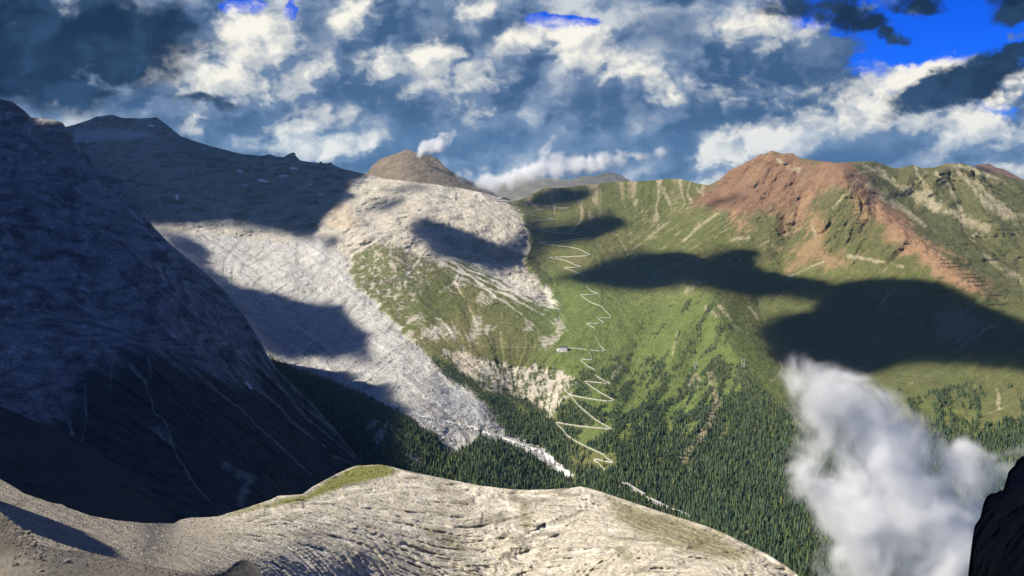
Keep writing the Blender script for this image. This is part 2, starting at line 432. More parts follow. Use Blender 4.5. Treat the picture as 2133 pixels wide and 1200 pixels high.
# ------------------------------------------------------------------ the main terrain: headwall, glacier bed, knoll, valley, right hand mountains
crestC = [(-250,300),(60,285),(145,262),(185,250),(200,243),(232,239),(255,245),(290,247),(326,244),(345,258),(376,283),(400,292),(440,305),(500,320),(545,325),(562,321),(575,326),(590,327),(604,319),(614,322),(625,334),(650,338),(672,340),(690,341),(715,352),(760,362),(800,372),(870,380),(920,386),(960,392),(1000,400),(1040,411),(1062,418),(1078,418),(1095,411),(1120,399),(1136,390),(1160,392),(1200,388),(1245,383),(1300,378),(1360,376),(1385,373),(1420,373),(1440,379),(1456,384),(1478,385),(1500,374),(1518,356),(1545,343),(1572,328),(1584,320),(1592,321),(1608,314),(1628,320),(1652,319),(1664,329),(1700,334),(1740,339),(1800,337),(1822,336),(1852,347),(1866,351),(1890,346),(1902,344),(1920,350),(1945,349),(1970,341),(2005,340),(2035,350),(2060,360),(2090,366),(2133,378),(2300,395)]
ctrlC = [(-200,300,9000),(150,262,9700),(230,240,10200),(330,246,9800),(380,285,9300),(470,318,8700),(560,325,8200),(690,340,7800),(780,365,7500),(870,380,7200),(950,392,7050),(1000,400,6950),(1050,415,6900),(1080,418,6950),(1110,405,7050),(1135,392,7100),(1240,384,7250),(1300,379,7300),(1385,375,7250),(1440,380,7150),(1478,386,7000),(1500,374,6850),(1545,344,6700),(1580,323,6600),(1610,315,6550),(1650,321,6450),(1700,335,6300),(1760,340,6100),(1850,348,6100),(1900,346,6000),(1960,344,5900),(2000,341,5850),(2133,378,5700),(2300,395,5500),
 (300,330,8500),(200,330,8900),(500,380,7900),(650,420,7300),(400,440,7250),(550,470,6950),(330,480,6700),(680,480,6500),(100,450,7000),(-200,450,6800),(450,540,6250),(600,560,5950),(700,600,5650),(560,640,5500),(300,600,5600),(750,680,5100),(600,720,4900),(400,720,4700),(850,740,4650),(700,780,4500),(900,820,4250),(1000,860,4150),(950,930,3950),(1180,990,3900),(760,860,4050),(850,930,3750),(1000,990,3650),(900,1010,3550),(700,950,3650),(620,790,4450),(500,800,4300),(-200,800,4000),(300,1000,3300),(-200,1100,3000),
 (900,400,6850),(1000,440,6450),(1080,470,6250),(1092,500,6100),(1085,540,5950),(850,450,6450),(750,420,6950),(720,470,6450),(800,500,6100),(900,530,5850),(1000,520,6020),(1050,560,5820),(950,600,5550),(1100,600,5620),(1150,640,5400),(1000,660,5200),(800,620,5420),(850,680,5050),(1100,700,4930),(1000,730,4780),(920,740,4700),(1050,740,4780),(1000,770,4690),(960,800,4480),(1060,830,4540),(1130,800,4570),(1100,860,4330),(1000,840,4240),
 (1110,440,6750),(1125,470,6600),(1200,440,6800),(1200,470,6550),(1140,520,6250),(1230,530,6050),(1140,580,5850),(1220,600,5600),(1170,640,5430),(1270,660,5150),(1200,680,5050),(1170,722,4800),(1250,730,4750),(1220,760,4570),(1270,800,4350),(1280,840,4170),(1170,860,4250),(1270,890,3980),(1180,920,4000),(1220,940,3850),(1280,965,3680),(1400,1050,3330),(1440,1080,3230),(1250,1050,3400),
 (1300,600,5650),(1400,520,6050),(1300,480,6500),(1400,440,6750),(1330,420,6950),(1450,420,6750),(1500,420,6500),(1550,400,6350),(1600,360,6380),(1500,500,6000),(1600,480,5850),(1650,420,6050),(1690,380,6000),(1700,440,5750),(1755,355,5650),(1770,400,5480),(1700,520,5500),(1800,450,5280),(1880,480,5050),(1930,520,4800),(2000,580,4400),(1830,370,5850),(1870,420,5650),(1930,440,5450),(2000,450,5300),(1960,380,5720),(2060,420,5350),(2110,460,5050),(2133,540,4600),(2050,540,4650),(1800,540,5000),(1600,560,5500),
 (1470,590,5350),(1490,640,5080),(1505,680,4850),(1525,720,4650),(1560,780,4330),(1440,640,5150),(1400,700,4820),(1350,800,4420),(1450,800,4270),(1400,900,3900),(1500,900,3850),(1450,1000,3480),(1580,850,4000),(1600,1000,3280),(1650,1100,2900),(1700,1200,2550),(1500,1100,3050),(1350,950,3720),
 (1580,640,5150),(1650,620,5150),(1750,660,4750),(1620,740,4600),(1700,740,4550),(1900,650,4350),(2050,650,4050),(2133,640,3950),(1900,780,3900),(2050,780,3650),(1800,850,3720),(2000,900,3300),(1900,1000,2950),(2133,900,3150),(1850,1200,2400),(2133,1200,2200),(2300,1000,2700),(2300,600,4000)]
botC = [(-250,1130),(0,1080),(380,1110),(560,1085),(700,1030),(760,1010),(850,1012),(1000,1040),(1250,1050),(1400,1100),(1540,1150),(1620,1235),(1700,1280),(2300,1280)]
C = Layer(crestC, ctrlC, botC, -100, 2240, 1150, 520, 1.6, 1, 30, wing=(600, 700))
X, Y, Z = C.world()
big = fbm(X, Y, Z, 900, 2, 0.5, 11)
rid = fbm(X, Y, Z*1.3, 420, 6, 0.57, 21, True)
fine = fbm(X, Y, Z, 70, 4, 0.6, 31)
pC = Paint(C, 16, 70, 5)
polyRock = [(-260,200),(330,230),(560,310),(780,355),(1000,392),(1060,415),(1092,445),(1104,500),(1092,545),(1120,590),(1158,636),(1135,636),(1060,600),(1000,562),(950,545),(900,548),(860,540),(800,512),(740,530),(735,560),(748,600),(780,622),(835,690),(868,722),(930,782),(985,822),(1022,848),(1040,880),(1052,900),(1120,928),(1195,992),(1165,990),(1105,950),(1040,918),(1000,908),(972,935),(948,955),(900,908),(850,872),(760,822),(690,792),(620,768),(560,740),(300,900),(-260,900)]
polyMor = [(-260,470),(330,478),(600,505),(665,490),(730,545),(748,600),(780,622),(835,690),(868,722),(930,782),(985,822),(1022,848),(1040,880),(1052,900),(1120,928),(1195,992),(1165,990),(1105,950),(1040,918),(1000,908),(972,935),(948,955),(900,908),(850,872),(760,822),(690,792),(620,768),(560,740),(300,900),(-260,900)]
polyRight = [(1440,395),(1500,362),(1580,310),(1700,325),(2140,330),(2300,390),(2300,640),(2040,610),(1900,560),(1700,545),(1580,520),(1500,460)]
mRock = pC.mask(polyRock, 8); mMor = pC.mask(polyMor, 8); mRight = pC.mask(polyRight, 40)
polyCliff = [(925,735),(960,725),(1000,745),(1060,760),(1110,762),(1165,772),(1200,790),(1180,830),(1150,870),(1120,850),(1085,830),(1000,810),(985,790),(940,755)]
mCliff = pC.mask(polyCliff, 8)
relief = 13+52*mRock*(1-0.55*mMor)+46*mRight+24*mCliff
crest_fade = sst((C.V-C.top[None]), 0, 25)
D0 = C.D.copy()
C.D = D0+crest_fade*(relief*(1.5*rid+0.7*big)+(2+6*mRock)*fine*0.8)
for (ln, amp_, wd_) in (([(1440,540),(1470,600),(1500,665),(1530,730),(1575,795),(1650,880)], -75, 34), ([(1758,345),(1750,400),(1725,460),(1690,520)], -60, 26), ([(1770,368),(1850,440),(1930,520),(2045,615)], -80, 30), ([(1960,345),(1935,400),(1905,440)], -45, 18), ([(1985,345),(2030,420),(2080,470)], -40, 16), ([(1905,350),(1885,390),(1860,400)], -40, 16),
                         ([(1610,320),(1560,400),(1500,470),(1420,540)], -55, 30), ([(1650,330),(1640,400),(1600,470)], -45, 22), ([(1700,400),(1660,470),(1630,540)], 45, 22), ([(1820,440),(1800,520),(1790,570)], 45, 24), ([(2000,400),(2010,450),(2050,500),(2120,560)], 50, 24),
                         ([(1380,640),(1330,720),(1300,790)], 30, 20), ([(1440,660),(1390,760),(1340,850)], -35, 20), ([(1470,700),(1430,800),(1390,900)], 30, 18), ([(1580,640),(1640,740),(1700,820)], 40, 26), ([(850,462),(920,500),(1000,548),(1090,600)], 45, 20), ([(900,440),(980,475),(1060,520)], -40, 18), ([(720,440),(760,500),(830,540)], -50, 26), ([(800,560),(860,610),(880,680)], -35, 26), ([(480,400),(560,470),(640,520)], 40, 20), ([(420,300),(470,380),(520,440)], -60, 22), ([(560,330),(600,400),(660,440)], -60, 22), ([(330,260),(360,350),(390,430)], -60, 24), ([(230,260),(260,340),(290,400)], -50, 24), ([(510,330),(540,400),(590,460)], 50, 18)):
    C.D += crest_fade*amp_*np.exp(-(d_line(C.U+.8*(pC.wu-C.U), C.V+.8*(pC.wv-C.V), ln)/wd_)**2)
fl = C.flow()
wn = rng.normal(size=C.U.shape).astype(np.float32)
lic1 = C.lic(box_blur(wn, 1), fl, 22)
lic2 = C.lic(box_blur(rng.normal(size=C.U.shape).astype(np.float32), 3), fl, 40)
C.D = C.D+crest_fade*((3.2+5.5*mRight+2*mRock)*lic2+1.6*lic1)
X, Y, Z = C.world()
big = fbm(X, Y, Z, 600, 3, 0.55, 41); med = fbm(X, Y, Z, 150, 4, 0.6, 51); fin = fbm(X, Y, Z, 45, 4, 0.65, 61)
strata = fbm(X*0.15, Y*0.15, Z*1.0+60*big, 26, 3, 0.6, 71)
# grass everywhere, then rock, scree, forest floor
c = pC
fin2 = fbm(X, Y, Z, 16, 3, .6, 67)
edge = 10*med+10*fin+5*fin2+3.5*lic1
mRock = pC.mask(polyRock, 5, edge); mMor = pC.mask(polyMor, 5, .7*edge); mCliff = pC.mask(polyCliff, 6, edge)
def sn(angle, ln_, wd, seed, octs=4):                      # noise drawn out along one direction of the slope
    a = math.radians(angle); ca, sa = math.cos(a), math.sin(a)
    t_ = pC.wu*ca+pC.wv*sa; q_ = -pC.wu*sa+pC.wv*ca
    return fbm(t_/ln_, q_/wd, None, 1.0, octs, .6, seed)
c.c[:] = GRASS
c.put(sst(big+0.4*med, -0.1, 0.5)*0.7, DRY)
c.put(sst(med+0.5*fin, 0.1, 0.7)*0.55, GRASS_D)
hi = sst(Z-CAMZ, -420, -60)
c.put(hi*sst(lic2*.35+med, 0.0, 0.9)*0.55, TAN)
c.put(sst(lic1*.5+lic2*.6+fin, 1.25, 2.3)*0.7*sst(Z-CAMZ, -1100, -700), TAN)
# drawn out scree and turf on the right hand slopes
c.put(mRight*.65, (.080, .080, .034)); c.put(mRight*sst(med+.5*fin2, .0, .5)*.5, (.105, .09, .045))
rg = pC.mask([(1290,400),(1480,395),(1560,440),(1700,470),(1720,560),(1560,570),(1480,600),(1400,620),(1330,600),(1240,560),(1300,480)], 30)
s1 = sn(-36, 42, 5, 501)
c.put(rg*sst(s1+.35*fin, .12, .5)*.65, TAN); c.put(rg*sst(-s1+.4*fin, .15, .5)*.45, GRASS_D)
rg2 = pC.mask([(1640,420),(1760,360),(1900,470),(1960,570),(1900,620),(1650,620),(1560,580)], 25)
s2 = sn(-55, 38, 5, 511)
c.put(rg2*sst(s2+.3*fin, .15, .5)*.7, RED_L); c.put(rg2*sst(-s2+.4*fin, .1, .5)*.5, GRASS_D)
rg3 = pC.mask([(1790,340),(1960,335),(2300,380),(2300,680),(2100,660),(1990,580),(1900,480)], 25)
s3 = sn(48, 45, 6, 521)
c.put(rg3*.55, (.075, .078, .034)); c.put(rg3*sst(s3+.3*fin, .2, .6)*.5, TAN); c.put(rg3*sst(-s3+.5*med, .1, .6)*.5, (.045, .048, .026))
rg4 = pC.mask([(1200,560),(1330,600),(1480,600),(1640,700),(1660,860),(1560,900),(1300,880),(1230,740)], 30)
s4 = sn(-52, 46, 6, 531)
c.put(rg4*sst(s4+.3*fin, .15, .55)*.55, (.125, .14, .045)); c.put(rg4*sst(-s4+.4*fin, .2, .6)*.5, GRASS_D)
rg5 = pC.mask([(1560,580),(1800,600),(2300,680),(2300,860),(1800,830),(1620,780)], 30)
s5 = sn(62, 40, 6, 541)
c.put(rg5*.4, (.07, .075, .033)); c.put(rg5*sst(s5+.3*fin, .3, .6)*.45, TAN)
c.put(pC.mask([(1940,650),(2010,640),(2060,680),(2010,720),(1950,700)], 12, 2*edge)*.3, GREY)
vgreen = pC.mask([(1100,600),(1160,560),(1260,600),(1480,620),(1560,720),(1640,800),(1560,860),(1480,900),(1300,960),(1180,900),(1170,800),(1120,720)], 45)
c.put(vgreen*.75, (.108, .148, .038))
fin3 = fbm(X, Y, Z, 9, 2, .6, 621)
c.put(sst(fin3+.8*fin+.5*med, .55, .85)*.55*sst(Z-CAMZ, -60, -350), (.04, .052, .022)); c.put(sst(fin3-.6*fin, .55, .9)*.35, (.16, .15, .085))
# high right mountains
red = pC.mask([(1455,400),(1500,362),(1580,310),(1700,325),(1765,335),(1792,372),(1832,412),(1880,452),(1930,505),(1990,565),(2070,620),(2010,605),(1950,560),(1890,525),(1840,470),(1800,432),(1772,398),(1742,375),(1722,372),(1700,400),(1670,450),(1640,490),(1615,480),(1640,430),(1600,440),(1560,450),(1520,450),(1470,430),(1440,430)], 13, lic2*5+fin*16+med*10)
red = np.clip(red*sst(s2*.6+fin*.5+med*.3+.55, .05, .4), 0, 1)
c.put(red*0.92, RED)
c.put(red*sst(lic1*.4+med, 0.1, 1.0)*0.6, RED_L)
c.put(red*sst(-lic2*.4+med, 0.3, 1.0)*0.5, BROWN)
for pl in ([(1690,440),(1730,470),(1720,520),(1780,545),(1760,560),(1700,550),(1640,560),(1650,530),(1690,500)], [(1520,450),(1570,455),(1560,485),(1530,488)], [(1780,415),(1800,415),(1802,450),(1785,452)], [(1860,455),(1930,500),(2000,560),(2060,600),(1960,575),(1890,535),(1850,500)], [(1815,420),(1838,425),(1838,450),(1820,450)], [(1655,430),(1690,405),(1665,470),(1645,490)]):
    c.put(pC.mask(pl, 14, lic2*6+fin*20+s2*26)*0.68, RED_L)
scree_lines = [[(1795,345,4),(1840,370,5),(1890,395,7),(1940,425,9),(1985,445,10),(2020,460,10),(2050,478,12)], [(1905,345,2),(1920,375,4),(1935,400,6),(1945,430,8)], [(1950,360,2),(1975,385,3),(1985,410,3),(2000,440,5)], [(1990,350,3),(2010,375,4),(2050,420,6),(2090,445,9),(2133,460,10)], [(2000,345,3),(2040,360,3),(2080,372,3)], [(1810,385,4),(1840,410,7),(1870,428,5),(1900,450,4),(1925,470,3)], [(1785,375,2),(1755,410,2),(1735,435,2)], [(2030,380,3),(2060,410,4),(2100,440,5)], [(1620,330,3),(1635,345,4),(1660,355,5)], [(1770,535,3),(1880,555,3)], [(2050,530,2),(2090,560,5),(2140,590,7)], [(2040,480,2),(2030,490,4)],
 [(1785,360,2),(1830,352,4),(1850,368,4)], [(1500,440,3),(1470,465,3),(1420,505,2)], [(1375,390,4),(1372,410,2),(1366,435,2),(1370,452,2)], [(1385,395,4),(1395,420,2),(1398,435,2)], [(1417,375,2),(1422,400,2),(1424,425,2),(1410,440,2)], [(1437,380,2),(1434,400,2),(1440,420,3)], [(1455,388,2),(1465,405,3)], [(1470,387,4),(1466,400,3)], [(1325,425,3),(1330,415,2)], [(1345,458,2),(1365,455,6)],
 [(1320,520,1.5),(1370,480,2),(1400,455,2)], [(1520,500,3),(1560,495,3)], [(1690,470,2),(1700,495,2)], [(1715,545,2),(1640,575,2)], [(1400,740,2),(1412,690,2)], [(1455,590,3),(1430,610,4),(1435,600,3)], [(1480,800,5),(1490,775,6),(1495,840,4),(1480,870,5),(1450,910,4),(1430,940,6)], [(1290,760,4),(1275,790,5)], [(1455,790,3),(1440,810,4)],
 [(1625,755,2),(1632,765,2),(1625,780,2),(1605,795,2)], [(2078,810,2),(2080,850,3)], [(1500,640,3),(1530,680,3),(1545,690,2)], [(1560,640,2),(1580,665,2)], [(1500,660,4),(1470,640,3)]]
for ln in scree_lines:
    c.put(pC.streak(ln, 1.5, 0.3*lic1+1.2*fin+.6*fin2)*0.7, (.32, .28, .185))
# limestone
c.put(mRock, LIME)
c.put(mRock*sst(med*.8+strata*.7, 0.0, 0.45)*0.75, LIME_D)
c.put(mRock*sst(fin+.6*fin2-.3*med, 0.22, .6)*0.8, (.12, .115, .10))
c.put(mRock*sst(-fin+.7*fin2+lic1*.2, 0.25, .9)*0.85, LIME_W)
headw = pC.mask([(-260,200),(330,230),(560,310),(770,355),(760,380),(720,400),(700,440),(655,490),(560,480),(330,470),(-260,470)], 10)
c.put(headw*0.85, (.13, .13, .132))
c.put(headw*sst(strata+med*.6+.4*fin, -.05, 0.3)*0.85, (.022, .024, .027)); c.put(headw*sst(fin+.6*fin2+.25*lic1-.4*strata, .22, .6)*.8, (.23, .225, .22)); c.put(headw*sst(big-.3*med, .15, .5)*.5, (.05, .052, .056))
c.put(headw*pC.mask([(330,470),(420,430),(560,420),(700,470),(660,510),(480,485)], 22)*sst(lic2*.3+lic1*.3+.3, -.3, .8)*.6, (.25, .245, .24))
c.put(mMor, (.375, .365, .345))
c.put(mMor*sst(lic2*.4+med, 0.0, 1.0)*0.6, LIME_D)
c.put(mMor*sst(lic1*.4+fin*.8, 0.3, 1.2)*0.7, LIME_W)
s9 = sn(35, 190, 9, 581); s9b = sn(40, 120, 24, 585, 3); c.put(mMor*sst(s9+.15*fin2, .08, .4)*.55, (.20, .195, .185)); c.put(mMor*sst(-s9+.2*fin2, .15, .5)*.6, (.56, .545, .51)); c.put(mMor*sst(s9b, .1, .5)*.4, (.26, .255, .245))
c.put(mMor*sst(fin2+.4*fin+.5*s9, .5, .8)*.5, (.15, .147, .14))
c.put(pC.mask([(935,800),(985,830),(1030,860),(1020,890),(980,880),(920,860),(890,835),(905,810)], 12)*0.55, (.27, .28, .30))
s0_ = sn(70, 30, 8, 545)
knob_grass = pC.mask([(735,545),(790,505),(850,500),(905,545),(870,600),(800,620),(750,600)], 14, med*40)
c.put(knob_grass*sst(med+.6*fin-.1, -0.2, 0.2)*0.9, (.075, .082, .034))
c.put(mRock*(1-mMor)*(1-headw)*sst(big*.5+med+0.3*fin, 0.55, 0.9)*0.5, DRY)
c.put(pC.mask([(690,432),(735,425),(745,465),(715,480),(685,465)], 8, med*20)*0.5, (.36, .26, .17))
kmix = pC.mask([(690,440),(760,430),(860,470),(905,540),(880,610),(830,650),(790,630),(745,600),(730,545)], 22, edge)
c.put(kmix*sst(fin*.9+fin2*.6+.4*s0_, .0, .3)*.9, LIME); c.put(kmix*sst(fin2-.6*fin+.2, .3, .6)*.6, (.13, .125, .11)); c.put(kmix*sst(-fin+.5*fin2+med, .4, .8)*.6, (.06, .066, .03))
# plateau under the knoll: pale scree fans between the grass
plat = pC.mask([(745,600),(800,540),(900,550),(1000,570),(1100,625),(1160,645),(1170,720),(1100,740),(950,735),(880,725),(830,690)], 12)
s6 = sn(27, 60, 4.5, 551); fan = pC.mask([(905,530),(980,540),(1060,560),(1110,590),(1160,630),(1162,648),(1100,640),(1020,615),(950,575)], 14)
c.put(fan*sst(s6+.3*fin+.1*fan, -.02, .3)*.9, LIME_W); c.put(fan*sst(-s6, .15, .5)*.6, GRASS_D)
s7 = sn(24, 50, 6, 561)
c.put(plat*(1-fan)*sst(s7*.8+fin*.55+fin2*.5, .38, .66)*.85, LIME)
c.put(plat*sst(-s7+.6*fin, .15, .6)*.5, (.065, .068, .03)); c.put(plat*sst(med+.3*fin2, .2, .5)*.35, BROWN)
for pl in ([(975,700),(985,665),(1000,655),(1010,680),(1020,690),(1000,702),(985,715)], [(880,690),(905,675),(935,680),(950,690),(925,700),(905,712)], [(842,655),(880,660),(872,672),(850,668)], [(948,600),(965,590),(960,570),(945,580)], [(1000,612),(1018,620),(1012,634),(1000,628)], [(1130,705),(1160,708),(1150,722),(1135,718)], [(850,680),(868,700),(860,712),(845,695)], [(1090,668),(1104,672),(1098,686)], [(1140,660),(1160,668),(1172,690),(1160,690)]):
    c.put(pC.mask(pl, 6, edge*1.3+s6*12)*.8*sst(fin2+.5*fin+.35, 0, .4), LIME)
for ln in ([(1000,560,2),(1050,600,3),(1100,625,3),(1150,640,4)], [(1040,570,3),(1090,600,4),(1130,620,4),(1152,632,4)], [(930,535,2),(985,580,2),(1050,630,2),(1090,655,2)], [(875,545,2),(848,575,4),(845,600,4)], [(955,560,4),(950,585,3),(920,605,2)], [(905,680,2),(908,705,2)], [(930,675,2),(945,705,2)]):
    c.put(pC.streak(ln, 1.0, 0.3*lic1+0.9*fin)*0.9, LIME_W)
# cliff band and gorge
s8 = sn(84, 26, 7, 571); cl = sst(s8+fin*.7+fin2*.4+0.12, -0.1, 0.3)
c.put(mCliff*0.8, GRASS_D)
c.put(mCliff*cl*0.95, (.44, .40, .33))
c.put(mCliff*sst(fin2-.3*s8, .3, .7)*.6, (.2, .185, .15))
c.put(pC.mask([(948,728),(1005,745),(998,765),(982,790),(960,770),(945,755)], 5)*0.9, (.46, .40, .30))
for pl in ([(760,900),(775,870),(800,890),(830,895),(850,905),(830,930),(800,925),(775,940)], [(840,930),(870,940),(880,965),(860,970)], [(965,985),(990,975),(1010,990),(1005,1012),(975,1012)], [(1010,845),(1030,835),(1045,855),(1025,870)]):
    c.put(pC.mask(pl, 8, edge)*.9*sst(fin2+fin+.5, 0, .4), LIME)
for ln in ([(1140,870,4),(1160,830,6),(1165,790,8)], [(1130,880,2),(1150,850,3)]):
    c.put(pC.streak(ln, 1, .3*fin)*.9, (.44, .40, .33))
# meltwater channels and the outwash fan
for ln in ([(620,735,1.5),(690,775,2),(760,815,2),(830,850,2.5),(900,870,3),(940,880,3.5),(985,890,4),(1040,910,4.5),(1100,932,5),(1140,948,9),(1160,965,12),(1180,985,8)],):
    c.put(pC.streak(ln, 1, .2*fin)*.9, (.58, .57, .54))
for ln in ([(520,420,1.5),(580,470,1.5),(640,505,1.5),(700,545,1.5),(720,590,1.5)], [(420,480,1.2),(500,520,1.2),(560,550,1.4),(600,570,1.6),(640,600,1.6)], [(730,470,1.5),(712,500,1.5),(725,540,1.3)]):
    c.put(pC.streak(ln, 1, .9*fin)*.6, (.15, .148, .15))
for (u, v, a, b) in ((550,378,10,3),(590,366,12,2),(612,352,8,2),(670,405,5,2),(510,388,4,2),(645,383,4,1.5),(500,356,8,3),(318,262,5,2),(370,412,4,5),(182,296,4,3)):
    c.put((1-sst(np.hypot((c.wu-u)/a, (c.wv-v)/b), .7, 1.2))*.9, SNOW)
c.put(pC.mask([(150,272),(260,268),(330,285),(250,290),(150,298)], 6)*.6, (.45,.47,.5))
# forests: floor colour here, the trees stand on it
polyF1 = [(560,745),(620,772),(690,792),(760,822),(850,872),(900,908),(948,955),(1000,908),(1040,918),(1105,950),(1165,990),(1200,1005),(1260,1050),(1000,1045),(700,1030),(620,1040),(300,1100),(400,900)]
polyF2 = [(885,740),(940,765),(985,792),(1000,812),(1088,832),(1120,855),(1150,872),(1185,830),(1200,795),(1215,765),(1235,800),(1215,830),(1250,860),(1190,880),(1195,930),(1190,985),(1130,935),(1052,900),(1038,872),(1022,848),(985,822),(930,782),(868,722)]
polyF3 = [(1250,780),(1300,700),(1360,640),(1420,600),(1480,610),(1500,660),(1520,700),(1560,780),(1600,830),(1640,860),(1700,1000),(1760,1120),(1800,1260),(1640,1260),(1540,1150),(1420,1090),(1300,1040),(1200,1040),(1195,1000),(1290,965),(1270,900),(1300,840),(1275,800)]
polyF4 = [(1640,830),(1700,800),(1850,790),(2000,800),(2133,790),(2300,800),(2300,1280),(1800,1280),(1720,1050)]
f1 = pC.mask(polyF1, 5, .6*edge)*sst(med+fin+.75, 0, .3); f2 = pC.mask(polyF2, 5, .7*edge)*sst(med+fin+.65, 0, .3); f3 = pC.mask(polyF3, 12); f4 = pC.mask(polyF4, 25)
f1 *= 1-pC.mask([(755,880),(800,862),(850,895),(920,955),(890,985),(850,975),(790,965)], 10)*sst(lic1*.4+fin, -.4, .4)*.9
f2 *= 1-pC.mask([(1035,815),(1090,850),(1100,865),(1075,855)], 5)
stripe = 1.1*sn(-54, 70, 17, 591)+.25*fbm(C.U, C.V, None, 22, 3, .6, 95)
f3 *= sst(stripe*1.6+fin*.3+sst(C.V, 600, 1000)*0.85-0.22-.20*(1-sst(C.U, 1430, 1530))*(1-sst(C.V, 880, 1010))+0.45*sst(C.U, 1500, 1560)*sst(C.V, 740, 820), 0.0, 0.16)
f4 *= sst(.7*med+0.9*sn(78, 60, 20, 597)+sst(C.V, 770, 980)*0.9-0.26, 0.0, 0.18)
valley = pC.mask([(1190,760),(1290,740),(1290,1000),(1180,1000),(1185,900)], 10)
f3 = np.maximum(f3, valley*sst(med+fin*.4+stripe*.5+.1, 0.0, 0.2)*.8)
forest = np.clip(np.maximum.reduce([f1, f2, f3, f4]), 0, 1)
gul = np.maximum(pC.streak([(1478,780,7),(1492,840,8),(1478,880,7),(1450,925,9),(1422,955,8)], 1.2), np.maximum(pC.streak([(1435,800,5),(1450,780,5)], 1.2), pC.streak([(1562,1095,8),(1550,1120,8)], 1.2)))
c.put(gul*.8, (.24, .20, .13))
forest *= 1-.9*gul
forest *= 1-.85*sst(fbm(X, Y, Z, 38, 3, .6, 611)+.5*fbm(X, Y, Z, 110, 2, .5, 615), .30, .55)
c.put(forest*(1-.4*mRock)*0.75, DUFF)
m_terr = ground_mat('alpine_terrain', 11.0, 1.0, 9.0, vary=0.62)
o = structure(C.mesh('valley_terrain', c.c, m_terr), 'alpine valley with pale limestone headwall, green slopes and red peaks')
forestC = forest

# ------------------------------------------------------------------ the near left wall
crestD = [(-250,160),(-60,196),(0,206),(25,212),(45,225),(66,246),(85,246),(105,248),(130,256),(146,276),(155,300),(185,322),(205,345),(225,355),(246,374),(265,386),(280,412),(300,440),(318,470),(345,498),(380,528),(420,560),(450,590),(480,620),(515,668),(540,706),(556,738),(575,765),(610,800),(650,840),(700,896),(740,945),(770,1000),(820,1060),(900,1160)]
ctrlD = [(-250,160,4500),(0,206,4400),(70,246,4300),(140,270,4150),(210,350,4000),(300,440,3900),(400,545,3850),(520,670,3800),(600,790,3750),(740,945,3550),(820,1060,3400),(-250,400,3700),(0,330,3900),(100,400,3650),(200,480,3550),(-250,700,2900),(0,600,3050),(200,640,3100),(330,620,3350),(420,700,3350),(300,760,2850),(100,780,2600),(0,850,2350),(500,850,3100),(400,900,2700),(250,900,2450),(-250,900,2200),(600,950,3050),(450,1020,2450),(300,1050,2150),(650,1020,3000),(100,1000,2050),(-250,1150,1700),(750,1150,2700)]
D = Layer(crestD, ctrlD, [(-250,1150),(200,1120),(380,1130),(560,1085),(700,1040),(760,1040),(900,1180)], -150, 820, 460, 400, 4.0, 2, 34, wing=(600, 0))
X, Y, Z = D.world()
rid = fbm(X, Y, Z*0.8, 380, 6, 0.56, 121, True); big = fbm(X, Y, Z, 700, 2, 0.5, 131); fine = fbm(X, Y, Z, 60, 4, 0.6, 141)
fade = sst(D.V-D.top[None], 0, 20)
lowD = sst(D.V, 740, 800)*sst(D.U, 120, 250)
D.D = D.D+fade*((52-26*lowD)*(rid+0.5*big)+(9-3*lowD)*fine)
flD = D.flow()
l1 = D.lic(box_blur(rng.normal(size=D.U.shape).astype(np.float32), 1), flD, 20); l2 = D.lic(box_blur(rng.normal(size=D.U.shape).astype(np.float32), 3), flD, 40)
D.D = D.D+fade*(4*l2+2.0*l1)
X, Y, Z = D.world()
med = fbm(X, Y, Z, 160, 4, 0.6, 151); fin = fbm(X, Y, Z, 40, 4, 0.6, 161); big = fbm(X, Y, Z, 500, 3, .5, 171)
st = fbm(X*.2, Y*.2, Z+160*big, 24, 4, 0.6, 175)
pD = Paint(D, 14, 60, 8); pD.c[:] = (.23, .226, .22)
finD = fbm(X, Y, Z, 14, 3, .6, 163)
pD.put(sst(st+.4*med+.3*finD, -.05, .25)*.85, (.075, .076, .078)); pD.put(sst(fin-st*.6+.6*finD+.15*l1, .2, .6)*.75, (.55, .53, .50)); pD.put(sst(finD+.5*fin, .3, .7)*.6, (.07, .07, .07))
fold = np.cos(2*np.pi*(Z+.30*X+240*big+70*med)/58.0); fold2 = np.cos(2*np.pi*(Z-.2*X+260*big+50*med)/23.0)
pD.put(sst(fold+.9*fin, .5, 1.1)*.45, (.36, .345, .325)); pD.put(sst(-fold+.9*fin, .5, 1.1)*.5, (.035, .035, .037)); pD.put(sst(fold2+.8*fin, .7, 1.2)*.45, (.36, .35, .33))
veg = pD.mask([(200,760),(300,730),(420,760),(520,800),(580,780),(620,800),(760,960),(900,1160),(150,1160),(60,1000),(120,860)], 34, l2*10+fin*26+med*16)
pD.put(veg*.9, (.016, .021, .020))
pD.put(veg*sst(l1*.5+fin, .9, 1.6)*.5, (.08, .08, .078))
for ln in ([(270,760,6),(300,790,4),(315,830,3),(318,860,2),(345,880,4),(352,910,3),(375,960,2.5),(400,1005,2),(440,1050,1.5)], [(400,770,6),(450,810,4),(520,870,3),(580,930,3),(650,990,2)], [(505,780,5),(560,830,4),(620,885,3),(690,945,2.5),(745,975,2)], [(535,760,6),(580,800,5),(640,870,4),(700,920,3),(735,955,2)], [(310,740,3),(312,790,2)], [(60,740,4),(70,840,3),(85,870,3)], [(120,780,6),(145,880,3),(150,905,4)], [(230,760,3),(235,830,2)], [(180,800,3),(175,900,2),(170,920,2)], [(330,900,14),(350,920,8)], [(470,970,8),(520,1000,14),(500,1050,10)], [(25,740,3),(10,830,3)]):
    pD.put(pD.streak(ln, 1.0, .25*l1+.4*fin)*.9, (.20, .195, .185))
pD.put(pD.streak([(512,796,3),(525,808,3)], 1)*.95, SNOW)
